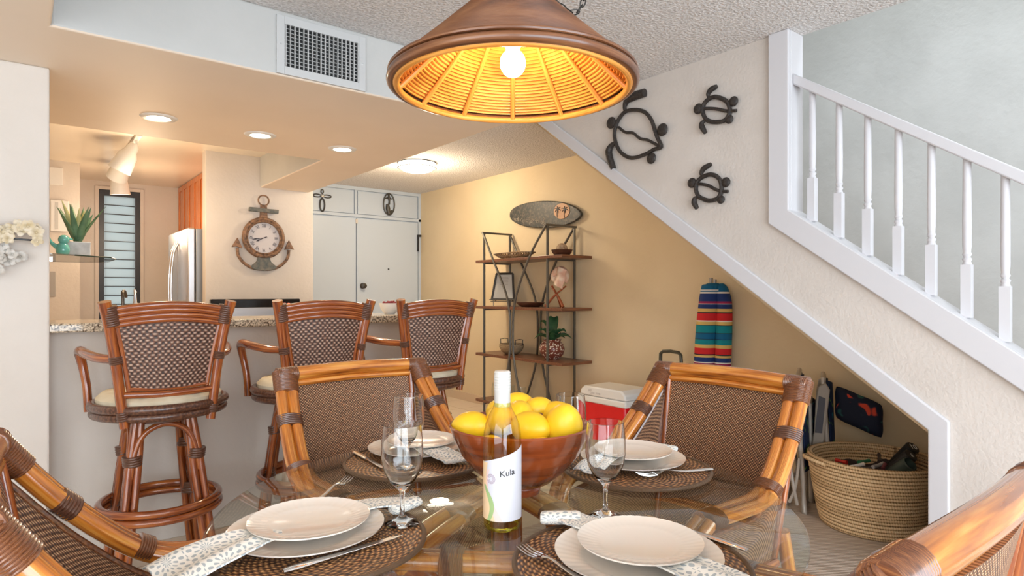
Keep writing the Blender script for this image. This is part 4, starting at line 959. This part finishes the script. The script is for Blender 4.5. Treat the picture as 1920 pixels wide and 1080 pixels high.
# anchor clock on the clock wall (local x right, z up, y = out of wall is -y)
t = thing('anchor_clock', 'rustic anchor-shaped wall clock with roman numerals over the bar', 'clock', (1.728, 5.81, 1.70))
rust = textured('weathered_copper_paint', (.10, .06, .04), (.34, .19, .11), 40, .6, .004, .6); teal = textured('weathered_teal_iron', (.09, .11, .11), (.20, .19, .16), 30, .5, .004, .6)
RF = Matrix.Rotation(PI/2, 3, 'X')
obj('bezel', MB().lathe([(.135, 0), (.180, 0), (.188, .02), (.178, .04), (.165, .044), (.155, .036), (.145, .042), (.137, .030)], 56, (0, -.004, 0), RF, cap=False), rust, t)
obj('dial', MB().lathe([(.0005, .018), (.140, .018), (.140, .010), (.0005, .010)], 48, (0, -.004, 0), RF), simple('aged_dial', (.66, .63, .64), .5), t)
ROM = ['XII', 'I', 'II', 'III', 'IIII', 'V', 'VI', 'VII', 'VIII', 'IX', 'X', 'XI']; ink = simple('dial_ink', (.06, .05, .06), .6)
for i, rn in enumerate(ROM):
    a = PI/2-i*PI/6; vs, fs = text_geo(rn, .040); R_ = Matrix.Rotation(a-PI/2, 3, 'Z'); mb = MB()
    pv = [R_ @ Vector((v.x*.75, v.y*1.1+.108, 0)) for v in vs]
    mb.add([(p.x, -.0235-v.z, p.y) for p, v in zip(pv, vs)], fs); obj('numeral', mb, ink, t, smooth=False)
def hand(a, L, w):
    c, s_ = math.cos(a), math.sin(a); n_ = (-s_, c)
    pts = [(-.03, w*.6), (0, w*.7), (L*.55, w), (L*.72, w*2.1), (L, .0005)]
    poly = [(c*p-n_[0]*q, s_*p-n_[1]*q) for p, q in pts]+[(c*p+n_[0]*q, s_*p+n_[1]*q) for p, q in pts[::-1]]
    return MB().prism(poly, 'y', -.030, -.027)
obj('hour_hand', hand(math.radians(207), .075, .004), ink, t, smooth=False); obj('minute_hand', hand(math.radians(190), .105, .003), ink, t, smooth=False)
ROLL = Matrix.Rotation(math.radians(2), 3, 'Y')
obj('shank', MB().prism([(-.034, .17), (.034, .17), (.026, .30), (-.026, .30)], 'y', -.03, -.004), rust, t, bevel=.003)
obj('stock', MB().prism([(-.130, .232), (.125, .226), (.128, .262), (-.128, .268)], 'y', -.045, -.012), teal, t, bevel=.004)
obj('ring', MB().tube([(.046*math.cos(a*PI/16), -.02, .338+.046*math.sin(a*PI/16)) for a in range(32)], .0065, 10, closed=True), rust, t)
obj('arms', MB().tube([(-.225, -.02, -.10), (-.215, -.02, -.17), (-.165, -.02, -.235), (-.09, -.02, -.275), (0, -.02, -.285), (.09, -.02, -.275), (.165, -.02, -.235), (.215, -.02, -.17), (.225, -.02, -.10)], .013, 10, smooth=5), rust, t)
obj('crown', MB().prism([(-.05, -.175), (.05, -.175), (.062, -.215), (.115, -.262), (.09, -.285), (.0, -.298), (-.09, -.285), (-.115, -.262), (-.062, -.215)], 'y', -.036, -.006), teal, t, bevel=.003)
for s_ in (-1, 1): obj('fluke', MB().prism([(s_*.225, -.01), (s_*.272, -.095), (s_*.235, -.088), (s_*.185, -.100)][::s_], 'y', -.034, -.008), rust, t, bevel=.003)

# ornaments on the panels above the doors
dkm = simple('dark_pewter_ornament', (.10, .095, .085), .45, .6)
loop = lambda cx, cz, rx, rz_, a0=0: [(cx+rx*math.cos(q*PI/12)*math.cos(a0)-rz_*math.sin(q*PI/12)*math.sin(a0), -.014, cz+rx*math.cos(q*PI/12)*math.sin(a0)+rz_*math.sin(q*PI/12)*math.cos(a0)) for q in range(24)]
t = thing('cross_ornament', 'looped dark metal cross on the white panel above the left door', 'wall decoration', (2.655, 6.78, 2.245))
obj('loops', MB().tube(loop(0, -.055, .030, .075), .006, 8, closed=True).tube(loop(.0, -.055, .022, .065), .0035, 6, closed=True).tube(loop(-.058, .045, .045, .016), .006, 8, closed=True).tube(loop(.058, .045, .045, .016), .006, 8, closed=True).tube(loop(0, .095, .014, .022), .0055, 8, closed=True), dkm, t)
obj('boss', MB().ball((0, -.016, .045), .022, 16, 10), M['silver'], t)
t = thing('oval_plaque', 'dark oval metal ornament with a figure above the right entry door', 'wall decoration', (3.478, 6.78, 2.27))
obj('hoop', MB().tube(loop(0, 0, .072, .128), .0085, 10, closed=True), dkm, t)
obj('figure', MB().tube([(-.005, -.014, .118), (0, -.014, .07), (.004, -.014, .03), (0, -.014, 0)], [.012, .016, .010, .014], 10, smooth=4).tube([(-.02, -.014, .0), (-.015, -.014, -.05), (.0, -.014, -.118)], [.018, .028, .022], 12, smooth=4).tube([(-.06, -.014, .065), (0, -.014, .075), (.04, -.014, .065)], [.006, .012, .006], 8, smooth=4).tube([(.0, -.014, -.115), (.045, -.014, -.08)], .018, 10), dkm, t)

# flower sconce on the partition
t = thing('flower_sconce', 'cream artificial blossoms on a dark twig against the left partition wall', 'flower arrangement', (-.01, 3.28, 1.41))
pet = textured('cream_petal', (.62, .50, .30), (.78, .70, .56), 40, .2, .003, .7); pet2 = textured('grey_white_petal', (.50, .46, .40), (.68, .65, .60), 40, .2, .003, .7)
obj('twig', MB().tube([(-.30, -.06, .0), (-.1, -.07, .012), (.02, -.08, .008), (.075, -.07, .005)], .004, 6, smooth=4), M['black'], t)
def blossom(c, r, mat):
    mb = MB()
    for q in range(6):
        a = q*PI/3+random.random(); tl = random.uniform(.2, .6); ux = Vector((math.cos(a), -tl, math.sin(a))); sx_ = Vector((-math.sin(a), 0, math.cos(a)))
        mb.grid(lambda U, V: Vector(c)+ux*r*V+sx_*(U-.5)*r*.9*math.sin(PI*min(.97, V*.8+.12))+Vector((0, -.35*r*math.sin(PI*V), 0)), 3, 5, (1, 1), (0, .0015, 0))
    mb.ball((c[0], c[1]-.006, c[2]), r*.14, 8, 6)
    obj('blossom', mb, mat, t)
for q in range(40): blossom((random.uniform(-.30, .075), -.060-random.uniform(0, .04), random.uniform(.0, .070)), random.uniform(.016, .030), pet)
for q in range(30):
    x = random.uniform(-.30, .03); blossom((x, -.04-random.uniform(0, .03), -.01-random.uniform(0, .20)*(1-max(0, x+.12)/.16*.7)), random.uniform(.016, .032), pet2)
obj('holder', MB().box((-.28, -.06, -.03), (-.05, -.001, .02)), pet2, t)

# glass corner shelf with its things
t = thing('glass_shelf', 'small clear glass shelf at the kitchen side of the partition', 'shelf', (.10, 3.9, 1.372))
obj('pane', MB().prism([(0, -.49), (.0, .30), (.20, .30), (.285, .15), (.285, -.15), (.25, -.30), (.1, -.42)], 'z', 0, .006), M['thin'], t, smooth=False)
obj('edge', MB().tube([(0, .30, .003), (.20, .30, .003), (.285, .15, .003), (.285, -.15, .003), (.25, -.30, .003), (.1, -.42, .003)], .0035, 6), simple('dark_green_glass_edge', (.02, .05, .04), .1), t)
obj('bracket', MB().box((-.9, -.02, -.012), (.03, .02, -.001)).box((0, -.015, -.06), (.012, .015, -.002)), M['silver'], t)
t = thing('succulent_planter', 'spiky aloe in a square grey pot on the glass shelf', 'plant', (.235, 3.9, 1.3785))
obj('pot', MB().box((-.052, -.05, 0), (.052, .05, .085)), textured('grey_concrete', (.42, .42, .42), (.56, .56, .56), 25, .3, .003, .8), t, bevel=.004, smooth=False)
aloe = textured('aloe_green', (.05, .12, .06), (.14, .24, .12), 14, .2, .002, .45); aloe2 = textured('aloe_yellow_green', (.42, .40, .14), (.55, .52, .24), 14, .2, .002, .45)
for q in range(15):
    a = q*2.39996; tl = .15+.42*(q/15); L = random.uniform(.17, .24); mb = MB(); c, s_ = math.cos(a), math.sin(a)
    mb.tube([(0, 0, .08), (c*L*tl*.5, s_*L*tl*.5, .08+L*.45), (c*L*tl*1.1, s_*L*tl*1.1, .08+L*.9)], [.013, .016, .011, .001], 8, smooth=5, flat=.45)
    obj('leaf', mb, aloe2 if q < 5 else aloe, t)
o = obj('glass_bird', MB().ball((0, 0, .038), (.030, .030, .038), 20, 12).ball((.004, 0, .088), (.024, .024, .024), 20, 12).tube([(.02, 0, .095), (.042, 0, .09)], [.008, .002], 8).tube([(-.01, 0, .04), (-.045, 0, .07), (-.055, 0, .10)], [.014, .008, .003], 8, smooth=4), simple('teal_glazed_ceramic', (.12, .42, .36), .12, 0, .5), None, (.168, 3.80, 1.3785))
tag(o, 'teal glazed bird figurine beside the grey pot on the glass shelf', 'figurine')
o = obj('intercom', MB().box((.215, 7.09, 2.20), (.315, 7.119, 2.36)), M['white'], smooth=False, bevel=.004); tag(o, 'small white wall box high in the kitchen corner', 'wall box')
o = thing('wall_phone', 'white wall-mounted panel in the kitchen corner behind the aloe', 'wall panel', (.30, 7.119, 1.77))
obj('body', MB().box((-.08, -.03, 0), (.06, 0, .29)), M['white'], o, smooth=False, bevel=.006); obj('groove', MB().box((-.045, -.032, .02), (-.02, -.03, .27)), simple('light_grey_plastic', (.6, .6, .58), .5), o, smooth=False)
o = obj('switch_plate', MB().box((.215, 7.11, 1.17), (.26, 7.119, 1.40)), simple('grey_plate', (.42, .40, .38), .6), smooth=False, bevel=.002); tag(o, 'grey metal switch plate low on the kitchen corner wall', 'switch plate')

# ------------------------------------------------------------------ kitchen things
t = thing('refrigerator', 'stainless steel french door refrigerator standing in the kitchen', 'refrigerator', (1.17, 6.00, 0))
obj('body', MB().box((.045, 0, .03), (.75, .90, 1.77)), simple('grey_side_panel', (.36, .37, .38), .4, .5), t, bevel=.006, smooth=False)
dr_m = M['steel']
for y0_, y1_ in ((.004, .447), (.453, .896)):
    d_ = obj('door', MB().box((-.02, y0_, .62), (.042, y1_, 1.775)), dr_m, t, bevel=.012, smooth=False)
    yh = y0_+.39 if y0_ < .1 else y0_+.05
    obj('handle', MB().tube([(-.02, yh, 1.67), (-.065, yh, 1.55), (-.085, yh, 1.25), (-.065, yh, .85), (-.02, yh, .72)], .012, 10, smooth=6), M['silver'], d_)
f_ = obj('freezer_drawer', MB().box((-.02, .004, .05), (.042, .896, .612)), dr_m, t, bevel=.012, smooth=False)
obj('handle', MB().tube([(-.02, .1, .55), (-.07, .14, .55), (-.07, .76, .55), (-.02, .8, .55)], .011, 10), M['silver'], f_)
cw = wood('orange_cabinet_wood', (.52, .13, .025), (.72, .24, .05), (14, 14, 2), .35, .4)
for i in range(4):
    y0_ = 5.95+i*.535
    c_ = thing('wall_cabinet', ('orange wooden wall cabinet over the near side of the refrigerator', 'orange wooden wall cabinet over the far side of the refrigerator', 'third orange wall cabinet from the clock wall', 'orange wall cabinet touching the far kitchen wall')[i], 'cabinet', (1.47, y0_, 1.80), 0, 'orange kitchen wall cabinets')
    obj('body', MB().box((0, 0, 0), (.62, .53, .625)), cw, c_, smooth=False, bevel=.002)
    for j in range(2):
        a, b = .005+j*.263, .262+j*.263
        d_ = obj('door', MB().box((-.016, a, .005), (-.001, b, .62)), cw, c_, smooth=False, bevel=.002)
        fr_ = MB().box((-.024, a, .005), (-.016, a+.055, .62)).box((-.024, b-.055, .005), (-.016, b, .62)).box((-.024, a+.055, .005), (-.016, b-.055, .06)).box((-.024, a+.055, .565), (-.016, b-.055, .62))
        obj('door_frame', fr_, cw, d_, smooth=False, bevel=.002)
t = thing('stove', 'black and steel kitchen range against the clock wall', 'stove', (1.27, 5.15, 0))
obj('body', MB().box((0, .0, .0), (.76, .62, .91)), M['steel'], t, bevel=.004, smooth=False)
obj('cooktop', MB().box((0, 0, .91), (.76, .56, .925)), simple('black_glass_hob', (.01, .01, .012), .08), t, smooth=False)
bk = obj('back_panel', MB().box((0, .56, .91), (.76, .62, 1.15)), simple('black_gloss_panel', (.012, .012, .014), .12), t, bevel=.008, smooth=False)
obj('display', MB().box((.08, .552, .955), (.70, .561, 1.075)), M['steel'], bk, smooth=False, bevel=.003)
fc = thing('faucet', 'dark curved kitchen faucet beside the louvre window', 'faucet', (.405, 3.64, 1.07))
obj('spout', MB().tube([(0, 0, 0), (0, 0, .10), (.0, .015, .135), (.012, .04, .14), (.02, .055, .11)], .007, 10, smooth=6), simple('dark_bronze', (.12, .10, .08), .3, .8), fc)
o = obj('soap_dispenser', MB().lathe([(.0005, 0), (.018, 0), (.018, .07), (.008, .085), (.006, .125), (.0005, .128)], 20).tube([(0, 0, .12), (.0, .02, .145), (.008, .035, .135)], .005, 8, smooth=4), M['steel'], None, (.455, 3.62, 1.07)); tag(o, 'small metal pump dispenser on the bar right of the faucet', 'dispenser')
# small bowls on the bar
t = thing('candy_dish', 'glass dish with red and yellow trinkets on the bar behind the middle stool', 'dish', (1.17, 3.55, 1.07))
obj('dish', MB().lathe([(.0005, .001), (.025, 0), (.05, .04), (.055, .055), (.052, .055), (.045, .04), (.0005, .006)], 24), M['thin'], t)
for i, cc in enumerate(((.7, .05, .03), (.75, .55, .05), (.6, .04, .05), (.25, .4, .1), (.7, .1, .04))):
    obj('trinket', MB().ball((-.03+.015*i, .01*math.sin(i*2), .055+.008*math.cos(i*3)), (.015, .013, .014), 12, 8), simple('trinket_%s' % 'abcde'[i], cc, .3), t)
t = thing('white_bowl', 'white bowl of dark red berries on the open end of the bar', 'bowl', (1.83, 3.55, 1.07))
obj('bowl', MB().lathe([(.0005, .001), (.03, 0), (.055, .03), (.068, .068), (.064, .068), (.05, .03), (.0005, .008)], 28), M['white'], t)
bm_ = simple('dark_red_berry', (.22, .01, .02), .3)
for q in range(14): obj('berry', MB().ball((.045*math.cos(q*2.4)*(q/14)**.5, .045*math.sin(q*2.4)*(q/14)**.5, .068+.006*math.sin(q)), .010, 10, 6), bm_, t)

# ------------------------------------------------------------------ under the stairs
# coiled straw basket
BX, BY = 3.44, 1.355
t = thing('straw_basket', 'large coiled straw basket full of odds and ends under the stairs', 'basket', (BX, BY, .008))
prof = [(.0005, .001), (.235, .0)]
n = 17
for i in range(n*6+1):
    u = i/(n*6); prof.append((.238+.062*u**.8+.006*abs(math.sin(PI*i/6)), .004+.345*u))
inn = [(r-.024, z) for r, z in prof[2:]][::-1]
bo = MB().lathe(prof+[(.302, .356), (.292, .360), (.280, .356)]+inn+[(.20, .02), (.0005, .02)], 110, uref=.30)
bo.uv = [(u, v-.234) for u, v in bo.uv]
obj('coil_wall', bo, M['weave_basket'], t)
hd = math.atan2(-RGT.y, -RGT.x)
for a0_ in (hd, hd+PI):
    pts = [(math.cos(a0_+q)*(.305+.030*math.cos(q/.32*PI/2)), math.sin(a0_+q)*(.305+.030*math.cos(q/.32*PI/2)), .335+.012*math.cos(q/.30*PI/2)) for q in (-.32, -.2, -.1, 0, .1, .2, .32)]
    mb = MB().tube(pts, .012, 10, smooth=4); mb.uv = [(v, u*.06) for u, v in mb.uv]
    obj('handle', mb, M['weave_basket'], t, label='thick braided loop handle')
# things in the basket
def inb(x, y, z): return Vector((BX, BY, 0))+RGT*x+FWD*y+Vector((0, 0, z))
blk = simple('black_rubber', (.02, .02, .02), .45); dgr = simple('dark_green_tube', (.05, .07, .055), .5)
UP = Vector((0, 0, 1))
def cyl_thing(name, p0, p1, r, mat, lab, cat, letter=None, open_=False):
    p0 = Vector(p0); p1 = Vector(p1); t = thing(name, lab, cat, tuple(p0)); T = (p1-p0); L = T.length; T.normalize()
    q = Vector((0, 0, 1)).rotation_difference(T).to_matrix()
    pr = [(.0005, 0), (r, 0), (r, L*.9), (r*1.0, L-.004), (r-.004, L)] + ([(r-.006, L), (r-.007, L-.05), (.0005, L-.05)] if open_ else [(.0005, L)])
    obj('tube', MB().lathe(pr, 28, M=q), mat, t)
    if letter:
        vs, fs = text_geo(letter, r*1.3, .0006); xh = (RGT-T*RGT.dot(T)).normalized(); yh = T.cross(xh)
        obj('lettering', MB().add([T*(L+.0008+v.z)+xh*v.x+yh*v.y for v in vs], fs), M['white'], t, smooth=False)
cyl_thing('torch', inb(.02, -.04, .24), inb(.085, -.175, .372), .036, dgr, 'dark green open-ended tube in the straw basket, leftmost of the three', 'tube', None, True)
cyl_thing('can', inb(.07, .03, .24), inb(.145, -.09, .392), .033, blk, 'black tube with a white letter in the basket, middle of the three', 'tube', 'a')
cyl_thing('can', inb(.14, .11, .24), inb(.205, -.01, .412), .034, blk, 'black tube marked 10 in the basket, nearest the white stair casing', 'tube', '10')
cl = [(.75, .72, .68), (.6, .03, .02), (.06, .05, .06), (.04, .25, .12), (.18, .05, .06), (.5, .5, .5), (.08, .06, .05), (.65, .62, .6)]
nmv = ['white', 'red', 'black', 'green', 'maroon', 'silver', 'dark brown', 'pale']
for i in range(8):
    a = -.16+i*.04; y = (-.05, .02, -.12, .05, -.09, -.03, .07, .0)[i]
    p = inb(a, y, .315+.008*(i % 3)); q_ = inb(a+.09*math.cos(i*1.9), y+.07*math.sin(i*2.3), .335-.02*(i % 2)+.008*(i % 3))
    o = obj('toy_rod', MB().tube([tuple(p), tuple(p.lerp(q_, .5)), tuple(q_)], [.011, .008, .010], 10, smooth=4), simple('rod_'+nmv[i].replace(' ', '_'), cl[i], .35)); tag(o, '%s slim handle lying among the clutter in the straw basket' % nmv[i], 'tool', 'clutter in the basket')
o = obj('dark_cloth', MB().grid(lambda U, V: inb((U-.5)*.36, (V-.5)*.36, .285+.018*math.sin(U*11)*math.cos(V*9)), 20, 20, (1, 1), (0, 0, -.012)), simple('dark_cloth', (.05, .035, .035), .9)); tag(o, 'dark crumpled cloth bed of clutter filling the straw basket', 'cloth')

# folded beach chairs, edge-on (local x = image right, y = away, z up)
tanp = simple('taupe_plastic', (.42, .37, .31), .45); tube_m = simple('taupe_steel_tube', (.50, .45, .39), .35, .2); grip = simple('slate_grip', (.10, .10, .12), .6)
fab = floral_dark('navy_palm_canvas', (.005, .02, .07), (.12, .30, .05), (.01, .18, .26), 9)
fab2 = floral_dark('navy_hibiscus_canvas', (.006, .010, .028), (.70, .07, .03), (.02, .10, .09), 9)
def beach_chair(x, y, lab, pillow=False, h=.72, D=.48):
    rz_ = math.atan2(.474, 1.013)-PI/2
    t = thing('folded_beach_chair', lab, 'folding chair', (x, y, .008), rz_, 'folded beach chairs under the stairs')
    def loop_(x0, x1, y0, y1, z0, z1, r=.011):
        x0 *= 1.5; x1 *= 1.5; r = .0135
        return MB().tube([(x0, y0, z0+.05), (x0, y0+.03, z0), (x0, y1-.03, z0), (x0, y1, z0+.05), (x1, y1, z1-.06), (x1, y1-.04, z1), (x1, y0+.04, z1), (x1, y0, z1-.06)], r, 10, closed=True, smooth=4)
    obj('back_frame', loop_(.035, .012, 0, D, .012, h), tube_m, t)
    obj('seat_frame', loop_(-.03, -.035, .0, D-.02, .012, h*.80), tube_m, t)
    obj('back_fabric', MB().grid(lambda U, V: (.055-.018*V+.022*math.sin(PI*U*2), 0+.02+(D-.04)*U, .22+(h-.24)*V), 12, 12, (1, 1), (.005, 0, 0)), fab, t, label='navy palm-print canvas back')
    obj('seat_fabric', MB().grid(lambda U, V: (-.050+.026*math.sin(PI*U), .02+(D-.06)*U, .16+.40*V), 12, 12, (1, 1), (.005, 0, 0)), fab, t)
    for yy in (-.03, D+.005):
        ar = obj('armrest', MB().prism([(-.055, h*.36), (-.015, h*.36), (.022, h*.53), (.050, h*.93), (.028, h*.985), (-.010, h*.95), (-.022, h*.85), (-.030, h*.6)], 'y', yy, yy+.022), tanp, t, bevel=.006)
        obj('grip', MB().prism([(-.026, h*.58), (.010, h*.58), (.028, h*.86), (-.006, h*.88)], 'y', yy-.003 if yy < 0 else yy+.022, yy if yy < 0 else yy+.025), grip, ar, bevel=.003)
        obj('brace', MB().tube([(-.02, yy+.01, h*.4), (.0, yy+.0, h*.22), (.02, yy+.005, .05)], .009, 8, smooth=4).tube([(.03, yy+.01, h*.42), (.01, yy, h*.2), (-.02, yy+.005, .06)], .008, 8, smooth=4), tube_m, t)
    if pillow:
        mb = MB()
        def pf(U, V):
            a, b = 2*U-1, 2*V-1; k_ = (1-.10*b*b*b*b)*(1-.04*(1-abs(b))); j_ = (1-.10*a**4)*(1-.05*(1-abs(a)))
            return (a*.122*k_, -.034*math.sqrt(max(0, (1-a**4)*(1-b**4))), b*.10*j_-.045*a)
        P_ = Matrix.Translation((.195, .08, .525))
        for sg in (1, -1):
            mb.grid(lambda U, V, sg=sg: P_ @ Vector((pf(U, V)[0], pf(U, V)[1]*sg, pf(U, V)[2])), 14, 12)
        obj('headrest_pillow', mb, fab2, t, label='navy headrest pillow with red hibiscus flowers')
beach_chair(3.303, 1.700, 'folded beach chair with grey grip, closest to the rattan chair under the stairs')
beach_chair(3.555, 1.675, 'folded beach chair behind the straw basket, with a hibiscus-print pillow', True, .70, .30)

# rolled striped beach umbrellas leaning on the wall
def umbrella():
    t = thing('beach_umbrella', 'closed serape-striped canvas umbrella cover leaning on the tan wall', 'umbrella', (3.80, 2.55, .008), (0, 0, 0))
    obj('sleeve', MB().tube([(0, .035, .30), (0, .05, .50), (-.005, .045, .70), (0, .03, .95), (.01, .01, 1.15), (.015, .0, 1.24), (.016, .0, 1.262)], [.05, .068, .074, .075, .076, .07, .035], 20, smooth=6), M['stripes'], t)
    obj('second_sleeve', MB().tube([(.03, -.06, .30), (.03, -.065, .50), (.03, -.075, .70), (.03, -.085, .95), (.03, -.085, 1.12), (.03, -.065, 1.22), (.03, -.045, 1.25)], [.042, .052, .056, .056, .054, .045, .02], 18, smooth=6), M['stripes'], t)
    obj('pole_tip', MB().tube([(.016, .01, 1.23), (.018, .01, 1.30)], .013, 12).tube([(.016, -.022, 1.23), (.018, -.022, 1.29)], .012, 12), simple('grey_pole', (.35, .32, .28), .4, .6), t)
    obj('pole', MB().tube([(0, .03, .0), (0, .035, .32)], .014, 12), simple('white_pole', (.7, .7, .7), .4), t)
    obj('drawstring', MB().tube([(.01+.078*math.cos(q*PI/8)*.95, .0+.078*math.sin(q*PI/8)*.95, 1.215) for q in range(16)], .004, 6, closed=True), M['white'], t)
umbrella()
# suitcase with extended handle
t = thing('suitcase', 'black upright suitcase with raised telescopic handle behind the cooler', 'suitcase', (3.74, 2.845, .008))
obj('body', MB().box((-.11, -.17, .03), (.10, .17, .47)), simple('black_suitcase_fabric', (.02, .02, .022), .7), t, bevel=.025)
obj('handle', MB().tube([(.0, -.092, .46), (.0, -.092, .70), (0, -.088, .745), (0, -.07, .762), (0, 0, .768), (0, .07, .762), (0, .092, .745), (0, .094, .70), (0, .094, .46)], .0125, 10), simple('dark_bronze_handle', (.07, .065, .045), .4, .3), t)
for y in (-.12, .12): obj('wheel', MB().lathe([(.0005, -.012), (.028, -.012), (.03, 0), (.028, .012), (.0005, .012)], 20, (-.06, y, .030), Matrix.Rotation(PI/2, 3, 'X')), blk, t)
# cooler
t = thing('cooler', 'red cooler box with white lid standing by the rack', 'cooler', (3.60, 3.26, .008))
obj('body', MB().box((-.14, -.22, .0), (.14, .22, .36)), simple('bright_red_plastic', (.72, .005, .01), .35), t, bevel=.02)
obj('collar', MB().box((-.15, -.235, .35), (.15, .235, .40)), M['white'], t, bevel=.012)
obj('lid', MB().prism([(-.235, .402), (.235, .402), (.228, .445), (.19, .475), (-.19, .475), (-.228, .445)], 'x', -.15, .15), M['white'], t, bevel=.012)
for zz, tx, yy in ((.452, 'JUST', .12), (.434, 'COLD  ZONE', .07)):
    vs, fs = text_geo(tx, .018); obj('lettering', MB().add([(-.1512-v.z, yy-v.x, zz-.008+v.y) for v in vs], fs), simple('grey_ink', (.45, .42, .40), .6), t, smooth=False)
